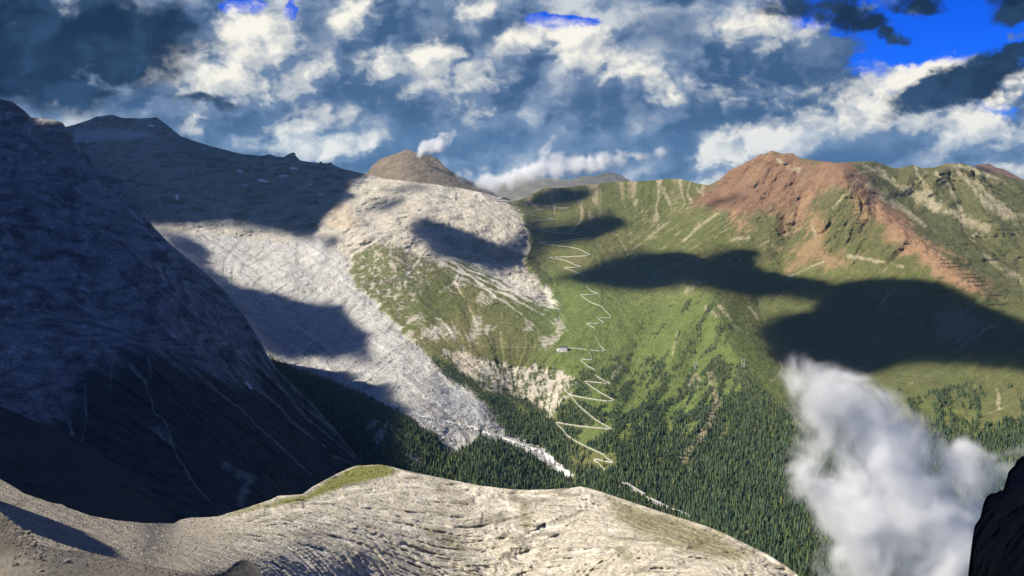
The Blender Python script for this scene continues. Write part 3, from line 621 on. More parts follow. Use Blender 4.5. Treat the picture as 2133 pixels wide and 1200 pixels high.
o = structure(D.mesh('rock_face', pD.c, ground_mat('wall_rock', 9.0, 1.0, 9.0, vary=.65), backs=((.16, .22), (.05, .06), (.012, .010), (.003, .002))), 'folded grey limestone wall in shade on the left')

# ------------------------------------------------------------------ dark shoulder in front of the wall
crestE = [(-250,760),(0,846),(40,862),(70,876),(100,884),(140,912),(180,935),(215,955),(255,975),(290,995),(300,1010),(322,1030),(345,1060),(375,1092),(420,1130),(520,1200)]
ctrlE = [(-250,760,1500),(0,846,1420),(100,884,1400),(215,955,1330),(290,995,1280),(375,1092,1100),(520,1200,950),(-250,1000,900),(0,1000,950),(150,1030,950),(250,1060,950),(350,1110,980),(-250,1150,650),(200,1150,700),(400,1200,800)]
E = Layer(crestE, ctrlE, 1180, -200, 480, 300, 150, 2.2, 4, 24, wing=(500, 0))
X, Y, Z = E.world(); rid = fbm(X, Y, Z*1.5, 120, 5, .55, 181, True); st = fbm(X*.15, Y*.15, Z, 14, 4, .6, 185); fin = fbm(X, Y, Z, 18, 4, .6, 187)
E.D = E.D+sst(E.V-E.top[None], 0, 14)*(20*rid+5*st+3*fin)
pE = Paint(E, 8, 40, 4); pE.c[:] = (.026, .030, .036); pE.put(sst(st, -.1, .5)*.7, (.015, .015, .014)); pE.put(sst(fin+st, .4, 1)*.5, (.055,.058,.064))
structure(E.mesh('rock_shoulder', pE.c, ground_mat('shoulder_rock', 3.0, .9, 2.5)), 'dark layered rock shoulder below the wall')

# ------------------------------------------------------------------ foreground slab ridge and scree saddle
crestF = [(-250,930),(0,998),(25,1012),(50,1028),(80,1038),(105,1047),(132,1052),(140,1058),(165,1066),(190,1075),(212,1079),(240,1084),(300,1090),(362,1091),(376,1083),(395,1079),(430,1078),(455,1076),(480,1068),(505,1061),(540,1049),(565,1041),(580,1033),(605,1032),(630,1030),(650,1015),(672,1003),(700,988),(728,975),(745,970),(790,968),(806,970),(835,978),(880,988),(930,998),(960,1004),(1000,1012),(1060,1019),(1100,1021),(1140,1020),(1185,1017),(1210,1014),(1222,1016),(1250,1024),(1300,1041),(1360,1061),(1420,1080),(1470,1096),(1510,1112),(1550,1132),(1600,1156),(1640,1182),(1662,1198),(1690,1225),(1800,1320),(1900,1420)]
ctrlF = [(u, v, float(-11.5/min(ray(u, v)[1]+.4*ray(u, v)[0]+.452, -.03))) for (u, v) in ((-250,930),(-100,965),(0,998),(50,1028),(100,1047),(165,1066),(240,1084),(-250,1060),(-100,1060),(0,1060),(100,1090),(200,1120),(300,1120),(300,1160),(0,1120),(150,1160),(-250,1200),(0,1200),(200,1220),(400,1190),(-250,1260))]+[(362,1091,350),(455,1076,430),(565,1041,500),(650,1015,560),(745,970,650),(806,970,660),(960,1004,640),(1100,1021,610),(1210,1014,600),(1360,1061,540),(1510,1112,470),(1600,1156,420),(1690,1225,380),(1900,1420,300),
 (500,1210,185),(450,1120,300),(600,1100,390),(600,1180,290),(750,1040,540),(750,1120,430),(750,1200,370),(900,1060,545),(900,1130,480),(900,1200,430),(1050,1090,530),(1050,1200,450),(1200,1080,530),(1200,1200,430),(1350,1130,460),(1350,1200,400),(1500,1200,380),(200,1330,80),(600,1350,180),(1000,1400,330),(1400,1400,300)]
F = Layer(crestF, ctrlF, [(-250,1240),(500,1330),(1000,1330),(1900,1440)], -160, 1800, 790, 235, 0.8, 5, 12, wing=(400, 0))
X, Y, Z = F.world()
slabm = sst(F.U+0.4*(F.V-1100), 380, 560)
rid = fbm(X, Y, Z, 60, 5, .55, 201, True); fine = fbm(X, Y, Z, 9, 4, .6, 203)
bed = Z+0.16*X-0.05*Y+4*fbm(X, Y, None, 70, 3, .5, 205)
saw = (bed/3.4+.5*fbm(X, Y, Z, 30, 3, .5, 208)) % 1.0
ledge = (saw**3)*sst(fbm(X, Y, Z, 45, 3, .5, 209), -.25, .3)
lay = fbm(bed*0+X*.012, Y*.012, bed, 2.4, 3, .6, 207)
fade = sst(F.V-F.top[None], 0, 10)
F.D = F.D+fade*slabm*(6.0*rid+3.0*lay+1.5*fine+1.9*ledge)+fade*(1-slabm)*(1.3*fbm(X, Y, None, 30, 4, .55, 209)+.7*fbm(X, Y, None, 4, 4, .6, 211))
flF = F.flow()
f1_ = F.lic(box_blur(rng.normal(size=F.U.shape).astype(np.float32), 1), flF, 14)
F.D = F.D+fade*slabm*1.0*f1_
X, Y, Z = F.world()
med = fbm(X, Y, Z, 34, 4, .6, 213); fin = fbm(X, Y, Z, 7, 4, .65, 215)
pF = Paint(F, 9, 50, 6); pF.c[:] = (.36, .32, .255)
c = pF
c.put(slabm, (.47, .425, .34))
c.put(slabm*sst(lay+.4*fin, .05, .5)*.55, (.20, .185, .15)); c.put(slabm*sst(ledge+.3*fin, .55, .95)*.6, (.17, .155, .125)); c.put(slabm*sst(fin+.35*f1_+.3*med, .15, .8)*.8, (.66, .62, .53))
c.put(slabm*sst(med-.3*f1_, .15, .6)*.65, (.16, .15, .11))
c.put(slabm*sst(fbm(X, Y, Z, 16, 4, .6, 217), .3, .6)*.4, DRY)
c.put((1-slabm)*sst(fin, .1, .8)*.4, (.46, .42, .34)); c.put((1-slabm)*sst(-fin, .2, .8)*.5, (.22, .20, .165))
moss = c.mask([(640,1030),(680,1004),(745,968),(800,966),(830,978),(810,990),(770,1000),(720,1012),(690,1025),(640,1040),(580,1052),(500,1068),(470,1076),(500,1062),(570,1045),(600,1035)], 5, fin*8)
c.put(moss*.9, MOSS); c.put(moss*sst(fin, 0, .8)*.4, DRY)
rgrass = c.mask([(1260,1035),(1330,1058),(1420,1085),(1500,1115),(1580,1160),(1540,1165),(1470,1155),(1400,1130),(1330,1110),(1290,1080)], 12, f1_*7+fin*8)
c.put(rgrass*.8, (.17, .15, .07))
for ln in ([(1090,1050,12),(1095,1080,16),(1100,1110,7)], [(935,1005,16),(920,1015,14)], [(1290,1145,12),(1310,1160,12)], [(900,1110,18),(960,1140,14)]):
    c.put(c.streak(ln, 1, .4*fin)*.6, (.14, .125, .06))
for ln in ([(1006,1068,1.6),(1003,1082,2),(1001,1095,1.2)], [(1088,1185,1.5),(1087,1200,1.5)], [(1008,1105,1.4),(1013,1112,1.4)]):
    c.put(c.streak(ln, 1, raw=True), (.02, .02, .02))
fv = fbm(X, Y, Z, 2.6, 3, .65, 641); fw = fbm(X, Y, Z, 5.5, 3, .6, 643)
c.put(slabm*(1-moss)*sst(fv+.6*fw+.4*med, .32, .7)*.7, (.13, .12, .095)); c.put(slabm*(1-moss)*sst(-fv+.5*fw, .3, .8)*.6, (.72, .69, .61))
c.put((1-slabm)*sst(fv, .25, .6)*.5, (.17, .155, .13)); c.put((1-slabm)*sst(-fv+.3*fw, .3, .7)*.5, (.52, .48, .40))
structure(F.mesh('slab_ridge', c.c, ground_mat('slab_rock', 1.8, 1.0, 1.8, vary=.6)), 'sunlit pale limestone slab ridge and scree saddle in the foreground')

# ------------------------------------------------------------------ nearest rubble at the lower left
crestG = [(-250,1082),(-60,1074),(0,1066),(25,1086),(55,1110),(75,1128),(95,1140),(130,1145),(180,1149),(230,1162),(280,1174),(330,1182),(380,1192),(420,1202),(470,1190),(490,1172),(510,1166),(530,1176),(545,1196),(570,1230),(700,1330)]
def plane_d(u, v, a, b, c_):
    x, z = ray(u, v); return float(a/min(z-b*x-c_, -.004))
ctrlG = [(u, v, min(plane_d(u, v, -6.2, .04, -.253), 90)) for u in (-250, 0, 200, 400, 700) for v in (1060, 1110, 1160, 1220, 1320, 1650)]+[(20,1090,62),(60,1120,56),(510,1166,60)]
G = Layer(crestG, ctrlG, [(-250,1650),(300,1650),(700,1500)], -160, 660, 320, 210, 1.8, 6, 14)
X, Y, Z = G.world(); n = fbm(X, Y, Z, 5, 5, .55, 231, True); n2 = fbm(X, Y, Z, 1.0, 4, .6, 233)
G.D = G.D+sst(G.V-G.top[None], 0, 8)*(.9*n+.25*n2)
pG = Paint(G, 6, 30, 2); pG.c[:] = (.24, .215, .175); pG.put(sst(n2, -.1, .6)*.6, (.34, .29, .22)); pG.put(sst(n, .1, .6)*.4, (.13, .115, .09))
pG.put(sst(G.U, 440, 480)*.7, (.10, .095, .085)); pG.put((1-sst(G.U+.8*(G.V-1140)*0, 70, 120))*(1-sst(G.V, 1140, 1170))*.7, (.09, .082, .068))  # ground of the stone pile darkened to stand for shade in its gaps
structure(G.mesh('rubble_ground', pG.c, ground_mat('rubble', .35, 1.0, .15, vary=.5)), 'brown rubble ground nearest the camera at lower left')

# ------------------------------------------------------------------ black cliff at the right edge
crestH = [(2005,1300),(2016,1205),(2022,1150),(2026,1120),(2030,1098),(2042,1078),(2048,1050),(2056,1034),(2072,1026),(2090,1022),(2096,1000),(2100,985),(2112,972),(2118,958),(2133,950),(2300,900)]
ctrlH = [(2005,1300,150),(2030,1100,165),(2060,1034,175),(2100,985,185),(2133,950,190),(2300,900,200),(2080,1200,135),(2133,1100,140),(2300,1000,150),(2200,1300,110),(2005,2100,95),(2300,2100,70),(2100,1700,85),(2800,900,190),(2800,1500,110)]
Hh = Layer(crestH, ctrlH, 2100, 2003, 2290, 190, 300, 5.5, 7, 12, wing=(0, 500))
X, Y, Z = Hh.world(); n = fbm(X, Y, Z, 14, 5, .55, 241, True); n2 = fbm(X, Y, Z, 2.5, 4, .6, 243)
Hh.D = Hh.D+sst(Hh.V-Hh.top[None], 0, 8)*(4*n+.8*n2)
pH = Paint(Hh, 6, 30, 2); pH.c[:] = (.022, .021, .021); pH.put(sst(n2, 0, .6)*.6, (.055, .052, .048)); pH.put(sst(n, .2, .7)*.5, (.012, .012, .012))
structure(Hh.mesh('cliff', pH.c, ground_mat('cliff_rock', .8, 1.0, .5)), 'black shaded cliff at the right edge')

# ------------------------------------------------------------------ peaks behind the pass
crestI = [(720,395),(766,358),(775,346),(790,332),(810,325),(832,318),(848,311),(860,316),(876,322),(895,322),(912,332),(930,350),(950,362),(975,375),(1000,385),(1030,402),(1060,430)]
I = Layer(crestI, [(720,395,9300),(850,311,9600),(1060,430,9200),(850,400,8700),(950,420,8600),(720,450,8300),(1060,460,8300)], 450, 720, 1060, 260, 130, 1.2, 8, 16)
X, Y, Z = I.world(); n = fbm(X, Y, Z, 300, 5, .55, 251, True); fi = fbm(X, Y, Z, 90, 4, .6, 253)
I.D = I.D+sst(I.V-I.top[None], 0, 10)*(40*n+10*fi)
pI = Paint(I, 6, 30, 3); pI.c[:] = (.15, .115, .08); pI.put(sst(fi+.5*n, 0, .7)*.6, (.22, .18, .13)); pI.put(sst(-fi, .1, .6)*.5, (.09, .075, .05))
structure(I.mesh('brown_peak', pI.c, m_terr), 'rounded brown peak behind the pass')
crestJ = [(960,420),(1000,402),(1040,385),(1055,378),(1075,366),(1090,362),(1110,368),(1130,370),(1160,372),(1190,375),(1215,366),(1240,368),(1256,360),(1275,358),(1295,366),(1310,375),(1340,395),(1380,420)]
J = Layer(crestJ, [(960,420,13000),(1090,362,14000),(1280,358,14500),(1380,420,13500),(1100,440,11500),(1300,440,12000),(960,450,11500)], 445, 960, 1380, 260, 90, 1.8, 9, 18)
X, Y, Z = J.world(); n = fbm(X, Y, Z, 500, 5, .6, 261, True); fi = fbm(X, Y, Z, 150, 4, .6, 263)
J.D = J.D+sst(J.V-J.top[None], 0, 8)*(70*n+20*fi)
pJ = Paint(J, 6, 30, 3); pJ.c[:] = (.19, .18, .15); pJ.put(sst(fi+n, 0, .8)*.7, (.10, .10, .085)); pJ.put(sst(fi-.3*n, .3, .8)*.5, (.35, .34, .32))
structure(J.mesh('far_mountain', pJ.c, m_terr), 'distant grey mountains behind the pass under cloud')
K = Layer([(1990,380),(2020,352),(2035,343),(2060,340),(2075,350),(2090,352),(2110,362),(2133,375),(2290,400)], [(1990,380,8500),(2060,340,9000),(2290,400,8500),(2060,420,8000),(2290,440,7800)], 430, 1990, 2290, 120, 50, 2, 10, 20)
pK = Paint(K, 5, 30, 3); pK.c[:] = (.15, .10, .075)
structure(K.mesh('back_ridge', pK.c, m_terr), 'brown ridge behind the right hand mountain')
gz = -700.0
g = 32000.0
o = raw_mesh('ground', [(-g, -g, gz), (g, -g, gz), (g, g, gz), (-g, g, gz)], [(0, 1, 2, 3)], m_terr, np.array([GRASS_D]*4)); structure(o)

# ------------------------------------------------------------------ pass road
ROADS = [
 [(1062,419),(1083,424),(1130,428),(1167,433),(1192,433),(1167,435),(1143,436),(1112,440),(1087,442),(1086,446),(1092,448),(1112,450),(1140,455),(1160,458),(1135,460),(1110,462)],
 [(1180,469),(1150,472),(1125,474),(1105,476),(1100,480),(1113,477),(1135,481),(1155,485),(1197,487),(1215,491),(1232,496),(1210,497),(1180,501),(1153,504),(1130,506),(1117,505),(1137,509),(1158,512),(1183,514),(1207,519),(1220,526),(1232,532),(1222,533),(1180,535),(1140,536),(1173,541),(1188,547),(1197,552),(1213,555),(1195,557),(1173,557),(1200,567),(1220,575),(1221,585),(1219,594),(1233,608),(1250,612),(1228,614),(1207,614),(1230,630),(1253,638),(1263,650),(1275,662),(1258,662),(1242,662),(1260,673),(1240,674),(1219,673),(1242,686),(1238,695),(1245,711),(1253,725),(1263,732),(1243,731),(1225,728),(1229,738),(1235,750),(1220,749),(1207,747),(1222,762),(1241,771),(1240,782),(1256,792),(1274,800),(1245,797),(1216,794),(1232,806),(1250,818),(1282,835),(1265,836),(1250,834),(1224,830),(1186,823),(1176,812)],
 [(1186,725),(1205,726),(1221,729)],
 [(1188,824),(1196,834),(1206,846),(1224,861),(1240,874),(1260,886),(1278,895),(1250,892),(1216,889),(1180,884),(1156,879),(1170,893),(1182,908),(1200,920),(1228,934),(1256,946),(1265,956),(1280,964),(1258,961),(1240,956),(1234,958),(1246,964),(1262,982)],
 [(1295,1004),(1320,1019),(1343,1032),(1352,1039),(1391,1058),(1405,1062),(1427,1068),(1437,1078)],
]
PATHS = [[(1153,600),(1163,612),(1164,625),(1161,640),(1170,655),(1180,667),(1181,680),(1176,700),(1178,715)], [(870,712),(940,706),(1000,706),(1060,694),(1068,682),(1050,680)], [(1000,722),(1090,724),(1130,724),(1160,725)], [(1640,740),(1618,744),(1628,757),(1632,768),(1625,778),(1608,790)], [(1130,727),(1155,716),(1150,705)]]
def drape(lines, step_px, width, lift, wall, name, mat, mat_wall=None):
    V, Fq, Mi = [], [], []
    for ln in lines:
        p = []
        for (a, b) in zip(ln[:-1], ln[1:]):
            n = max(2, int(math.hypot(b[0]-a[0], b[1]-a[1])/step_px))
            p += [(a[0]+(b[0]-a[0])*q/n, a[1]+(b[1]-a[1])*q/n) for q in range(n)]
        p.append(ln[-1]); p = np.array(p, float)
        for _ in range(3): p[1:-1] = .25*p[:-2]+.5*p[1:-1]+.25*p[2:]
        P = C.P(p[:, 0], p[:, 1])
        Q = P.copy()
        for _ in range(2): Q[1:-1, 2] = np.maximum(P[1:-1, 2]-.5, (.25*Q[:-2]+.5*Q[1:-1]+.25*Q[2:])[:, 2])
        w = np.full(len(Q), width)
        view = Q.copy(); view[:, 2] = 0; view /= np.linalg.norm(view, axis=1, keepdims=True)
        up = Q-view*w[:, None]*.5*0+np.array([0, 0, lift])
        a = up+view*(w*.5)[:, None]+np.array([0, 0, .4]); b = up-view*(w*.5)[:, None]
        c_ = b-np.array([0, 0, wall+lift])-view*.6
        o = len(V); n = len(Q)
        V += list(np.concatenate([a, b, c_]))
        for q in range(n-1):
            Fq.append((o+q, o+n+q, o+n+q+1, o+q+1)); Mi.append(0)
            Fq.append((o+n+q, o+2*n+q, o+2*n+q+1, o+n+q+1)); Mi.append(1)
    return np.array(V), Fq, Mi
m_road = plain('road_gravel', (.33, .32, .29), .95, noise_scale=.03, vary=.25)
m_stone = plain('pale_stone', (.42, .40, .35), .95, noise_scale=.12, vary=.35)
V, Fq, Mi = drape(ROADS, 2.5, 5.6, 2.0, 2.2, 'road', m_road)
f0 = [f for f, q in zip(Fq, Mi) if q == 0]; f1s = [f for f, q in zip(Fq, Mi) if q == 1]
road = structure(raw_mesh('road', V, f0, m_road, smooth=False), 'pale road climbing the valley in tight hairpin bends')
wl = raw_mesh('retaining_wall', V, f1s, m_stone, smooth=False, parent=road)
V, Fq, Mi = drape(PATHS, 2.5, 2.4, .5, .7, 'path', m_road)
structure(raw_mesh('path', V, Fq, plain('path_dirt', (.24, .21, .14), .95), smooth=False), 'footpaths worn through the alpine meadows')
# the meltwater channel: a thin sheet of pale gravel lying on the terrain
ch = C.mask_channel if False else None
def lay_sheet(L, m, lift, name, mat, col):
    idx = np.arange(L.nu*L.nv).reshape(L.nv, L.nu)
    cell = m[:-1, :-1] & m[1:, :-1] & m[1:, 1:] & m[:-1, 1:]
    q = np.stack([idx[:-1, :-1], idx[1:, :-1], idx[1:, 1:], idx[:-1, 1:]], -1)[cell]
    X, Y, Z = L.world(L.D-lift); P = np.stack([X, Y, Z+lift*.5], -1).reshape(-1, 3)
    u, inv = np.unique(q.ravel(), return_inverse=True)
    return raw_mesh(name, P[u], inv.reshape(-1, 4), mat)
chl = pC.streak([(850,862,1.6),(900,872,2),(940,880,2.6),(985,890,3),(1040,910,3.4),(1100,932,4),(1135,946,7),(1160,966,10),(1183,988,8)], 1.0) > .4
structure(lay_sheet(C, chl, 3.0, 'river_bed', plain('river_gravel', (.60, .60, .58), .8, noise_scale=.05, vary=.3), None), 'pale grey meltwater channel widening into a gravel fan')

# ------------------------------------------------------------------ trees
def cone_tree(cones, sides, seed, droop=0.0):
    r = np.random.default_rng(seed); V = []; Fc = []
    for q in range(cones):
        z0 = 0.10+0.80*q/cones; z1 = min(1.0, z0+1.25*(1-z0)/(cones-q)**0.6); rad = 0.19*(1-z0)**0.85+0.012
        o = len(V); V.append((0, 0, z1 if q < cones-1 else 1.0)); ph = r.uniform(0, 6.28)
        for a in range(sides):
            th = ph+2*math.pi*a/sides; rr = rad*r.uniform(.65, 1.25)
            V.append((rr*math.cos(th), rr*math.sin(th), z0-r.uniform(0, .05)))
        for a in range(sides): Fc.append((o, o+1+a, o+1+(a+1) % sides))
    return np.array(V, np.float32), np.array(Fc, np.int32)
def sample_forest(n, L, mask, spacing_m, seed):
    r = np.random.default_rng(seed); out = []
    i = r.integers(1, L.nv-1, n); j = r.integers(1, L.nu-1, n)
    return i, j
m_tree = bpy.data.materials.new('spruce_needles'); m_tree.use_nodes = True
k = NT(m_tree.node_tree); b = m_tree.node_tree.nodes['Principled BSDF']; b.inputs['Roughness'].default_value = .9; b.inputs['Specular IOR Level'].default_value = .1
m_tree.node_tree.links.new(k.node('ShaderNodeAttribute', attribute_name='col').outputs['Color'], b.inputs['Base Color'])
m_tree1 = plain('spruce_crown', (.046, .074, .040), .9, random_obj=.4)
m_bark = plain('bark', (.07, .05, .035), .9)
def forest_points():
    X, Y, Z = C.world()
    pts = []; seen = set()
    r = np.random.default_rng(99)
    N = 420000
    jj = r.random(N)*(C.nu-2); ii = r.random(N)*(C.nv-2)
    i0 = ii.astype(int); j0 = jj.astype(int); ok = r.random(N) < forestC[i0, j0]*(1-.45*sst(C.V[i0, j0], 800, 980))
    i0, j0, ii, jj = i0[ok], j0[ok], ii[ok], jj[ok]
    fi, fj = ii-i0, jj-j0
    def bl(A): return (A[i0, j0]*(1-fi)+A[i0+1, j0]*fi)*(1-fj)+(A[i0, j0+1]*(1-fi)+A[i0+1, j0+1]*fi)*fj
    x, y, z, u, v = bl(X), bl(Y), bl(Z), bl(C.U), bl(C.V)
    vis = (u > -30) & (u < 2400) & (v < 1230)
    x, y, z, u, v = x[vis], y[vis], z[vis], u[vis], v[vis]
    ok = np.ones(len(x), bool)
    for ln in ROADS+[[(850,862),(985,890),(1100,932),(1140,948),(1183,988)]]:
        p = np.array(ln); b = (u > p[:, 0].min()-9) & (u < p[:, 0].max()+9) & (v > p[:, 1].min()-4) & (v < p[:, 1].max()+12)
        dd = np.full(len(x), 99.); dd[b] = np.minimum(d_line(u[b], v[b]-2.0, ln), d_line(u[b], v[b]-5.0, ln)); ok &= dd > 3.2
    x, y, z, u, v = x[ok], y[ok], z[ok], u[ok], v[ok]
    cell = 8.5; grid = {}
    keep = []
    for q in range(len(x)):
        key = (int(x[q]//cell), int(y[q]//cell), int(z[q]//(cell*1.3)))
        if key in seen: continue
        seen.add(key); keep.append(q)
    return x[keep], y[keep], z[keep], u[keep], v[keep]
tx, ty, tz, tu, tv = forest_points()
NTREE = len(tx)
r = np.random.default_rng(5)
th = r.uniform(8.5, 21.5, NTREE)*(.72+.75*sst(tv, 740, 1000))*np.where(r.random(NTREE) < .15, .6, 1)
shown = np.ones(NTREE, bool)
fcrest = np.interp(tu, *np.array(crestF, float).T)
inframe = (tv < fcrest-4) & (tv < 1190) & (tu > 5) & (tu < 2128)
fogged = (tu > 1620) & (tv > 780)
size = np.where(inframe & ~fogged & (tu > 640), th/ty, 0)
near = np.argsort(-size)[:300]
isn = np.zeros(NTREE, bool); isn[near] = True
print('trees', NTREE)
pro = [cone_tree(4, 6, 1), cone_tree(4, 6, 2), cone_tree(3, 7, 3)]
def join_forest():
    Vs, Fs, Cs = [], [], []; off = 0
    idx = np.where(~isn)[0]; kind = r.integers(0, 3, len(idx))
    for kd in range(3):
        ids = idx[kind == kd]; V, Fc = pro[kd]
        a = r.uniform(0, 6.28, len(ids)); wd = r.uniform(.85, 1.35, len(ids)); h = th[ids]
        ca, sa = np.cos(a)[:, None], np.sin(a)[:, None]
        x = (V[:, 0][None]*ca-V[:, 1][None]*sa)*(h*wd)[:, None]+tx[ids][:, None]
        y = (V[:, 0][None]*sa+V[:, 1][None]*ca)*(h*wd)[:, None]+ty[ids][:, None]
        z = V[:, 2][None]*h[:, None]+tz[ids][:, None]-1.0
        P = np.stack([x, y, z], -1); n = len(ids); nv = len(V)
        f = (Fc[None]+(np.arange(n)*nv)[:, None, None]).reshape(-1, 3)+off
        br = r.uniform(.5, 1.6, n); gr = r.uniform(0, 1, n); gr[r.random(n) < .12] *= 2.2
        c0 = np.stack([(.036+.032*gr)*br, (.064+.026*gr)*br, (.040-.006*gr)*br], -1)
        Vs.append(P.reshape(-1, 3)); Fs.append(f); Cs.append(np.repeat(c0, nv, 0)); off += n*nv
    o = raw_mesh('spruce_forest', np.concatenate(Vs), np.concatenate(Fs), m_tree, np.concatenate(Cs), smooth=False)
    o['kind'] = 'stuff'; o['label'] = 'dark green spruce forest covering the lower valley slopes'
join_forest()
def make_trees():
    protos = []
    for sd in range(4):
        V, Fc = cone_tree(7, 9, 40+sd)
        protos.append(raw_mesh('crown', V, Fc, m_tree1, smooth=False, link=False))
    a = [(.012*math.cos(q), .012*math.sin(q), z) for z in (-.05, .9) for q in np.linspace(0, 2*math.pi, 7)[:-1]]
    trunk = raw_mesh('trunk', a, [(q, (q+1) % 6, 6+(q+1) % 6, 6+q) for q in range(6)], m_bark, link=False)
    for q in near:
        e = bpy.data.objects.new('spruce_tree', None); COL.objects.link(e); e.empty_display_size = .1
        e.location = (tx[q], ty[q], tz[q]-1); h = float(th[q]); w = h*random.uniform(.85, 1.3); e.scale = (w, w, h); e.rotation_euler = (0, 0, random.uniform(0, 6.28))
        e['label'] = 'tall dark green spruce among the nearest trees on the slope below the pale slab ridge'; e['category'] = 'tree'; e['group'] = 'nearest spruce trees on the valley slope'
        for nm, me in (('crown', random.choice(protos)), ('trunk', trunk)):
            ch = bpy.data.objects.new(nm, me); COL.objects.link(ch); ch.parent = e
make_trees()

# ------------------------------------------------------------------ built things
class MB:
    def __init__(s): s.v = []; s.f = []
    def box(s, x0, x1, y0, y1, z0, z1):
        o = len(s.v); s.v += [(x, y, z) for z in (z0, z1) for y in (y0, y1) for x in (x0, x1)]
        s.f += [tuple(o+i for i in f) for f in ((0, 2, 3, 1), (4, 5, 7, 6), (0, 1, 5, 4), (2, 6, 7, 3), (0, 4, 6, 2), (1, 3, 7, 5))]; return s
    def gable(s, x0, x1, y0, y1, z0, h, over=.8, th=.5):
        ym = (y0+y1)/2; o = len(s.v); x0 -= over; x1 += over; y0 -= over; y1 += over
        for x in (x0, x1): s.v += [(x, y0, z0), (x, ym, z0+h), (x, y1, z0), (x, y0, z0-th), (x, ym, z0+h-th), (x, y1, z0-th)]
        s.f += [tuple(o+i for i in f) for f in ((0, 1, 7, 6), (1, 2, 8, 7), (3, 9, 10, 4), (4, 10, 11, 5), (0, 6, 9, 3), (2, 5, 11, 8), (0, 3, 4, 1), (1, 4, 5, 2), (6, 7, 10, 9), (7, 8, 11, 10))]; return s
    def bar(s, a, b, r, n=5):
        a, b = Vector(a), Vector(b); d = (b-a).normalized(); u = d.orthogonal().normalized(); w = d.cross(u); o = len(s.v)
        for p in (a, b): s.v += [tuple(p+r*(math.cos(6.2832*q/n)*u+math.sin(6.2832*q/n)*w)) for q in range(n)]
        s.f += [(o+q, o+(q+1) % n, o+n+(q+1) % n, o+n+q) for q in range(n)]; return s
    def mesh(s, name, mat):
        me = bpy.data.meshes.new(name); me.from_pydata(s.v, [], s.f); me.update(); me.materials.append(mat); return me
    def build(s, name, mat, parent=None):
        o = bpy.data.objects.new(name, s.mesh(name, mat)); COL.objects.link(o)
        if parent: o.parent = parent
        return o
def thing(name, label, cat, loc, rz=0.0, group=None, sc_=1.0):
    e = bpy.data.objects.new(name, None); COL.objects.link(e); e.empty_display_size = 1
    e.location = loc; e.rotation_euler = (0, 0, rz); e.scale = (sc_,)*3
    e['label'] = label; e['category'] = cat
    if group: e['group'] = group
    return e
def link(name, me, parent, loc=(0, 0, 0), rot=(0, 0, 0), scale=None):
    o = bpy.data.objects.new(name, me); COL.objects.link(o); o.parent = parent; o.location = loc; o.rotation_euler = rot
    if scale: o.scale = scale
    return o
m_white = plain('white_render', (.80, .79, .76), .8, noise_scale=.3, vary=.12); m_slate = plain('slate_roof', (.075, .07, .075), .7, noise_scale=.4, vary=.3)
m_dark = plain('dark_timber', (.06, .045, .045), .8, noise_scale=.4, vary=.3); m_glass = plain('window_glass', (.03, .04, .05), .15); m_conc = plain('concrete', (.36, .35, .33), .9, noise_scale=.2, vary=.25)
m_steel = plain('galvanised_steel', (.55, .57, .56), .5, .3); m_wood = plain('weathered_timber', (.085, .065, .045), .9, noise_scale=.5, vary=.3); m_tin = plain('pale_metal_roof', (.75, .76, .78), .5, .1)
def house(name, label, cat, loc, rz, w, d, h, roofh, mw, mr, floors, cols, flat=False, sink=8):
    t = thing(name, label, cat, loc, rz)
    MB().box(-w/2, w/2, -d/2, d/2, -sink, h).build('wall', mw, t)
    if flat: MB().box(-w/2-.6, w/2+.6, -d/2-.6, d/2+.6, h+.003, h+roofh).build('roof', mr, t)
    else:
        g = MB(); g.v = [(x, y, z) for x in (-w/2, w/2) for (y, z) in ((-d/2, h+.003), (0, h+roofh-.4), (d/2, h+.003))]; g.f = [(0, 1, 2), (3, 5, 4)]; g.build('gable', mw, t)
        MB().gable(-w/2, w/2, -d/2, d/2, h+.1, roofh).build('roof', mr, t)
    fh = h/floors
    win = MB().box(-.9, .9, -.12, .12, 0, fh*.52).mesh('window', m_glass)
    for f in range(floors):
        for q in range(cols):
            link('window', win, t, (-w/2+w*(q+.5)/cols, -d/2-.06, f*fh+fh*.3))
    return t
def ground_at(u, v, L=C): return Vector(L.P(np.array([u]), np.array([v]))[0])
def face_cam(p, extra=0.0): return math.atan2(-p.x, p.y)*1.0+math.radians(extra)
p = ground_at(1174, 731); house('hotel', 'large white mountain hotel beside the hairpin road in mid valley', 'hotel', p+Vector((0, 6, 0)), face_cam(p, -12), 36, 15, 17, 6, m_white, m_slate, 4, 9)
p = ground_at(1163.5, 731); house('annex_building', 'small low white annex left of the big valley hotel', 'house', p+Vector((0, 5, 0)), face_cam(p, 25), 13, 9, 6, 3, m_white, m_white, 2, 3)
p = ground_at(1173, 733); t = thing('terrace', 'pale walled terrace in front of the big valley hotel', 'terrace', p+Vector((0, 2, 0)), face_cam(p, -8)); MB().box(-26, 26, -7, 7, -8, 1.2).build('terrace_wall', m_stone, t); MB().box(-26, 26, -7.2, -6.5, 1.203, 2.2).build('parapet', m_white, t)
p = ground_at(1045.5, 421.5); house('long_hall', 'long low white hall on the pass in front of the dark hotel', 'building', p+Vector((0, 4, 0)), face_cam(p), 66, 12, 7, 1.2, m_white, m_tin, 2, 14, True)
p = ground_at(1038, 418.5); house('lodge', 'narrow white lodge left of the dark pass hotel', 'building', p+Vector((0, 40, 3)), face_cam(p), 36, 12, 8, 1.2, m_white, m_tin, 2, 8, True)
p = ground_at(1050, 418.5); house('pass_hotel', 'dark steep roofed hotel standing on the pass', 'hotel', p+Vector((0, 40, 0)), face_cam(p), 36, 16, 14, 9, m_dark, m_slate, 4, 8)
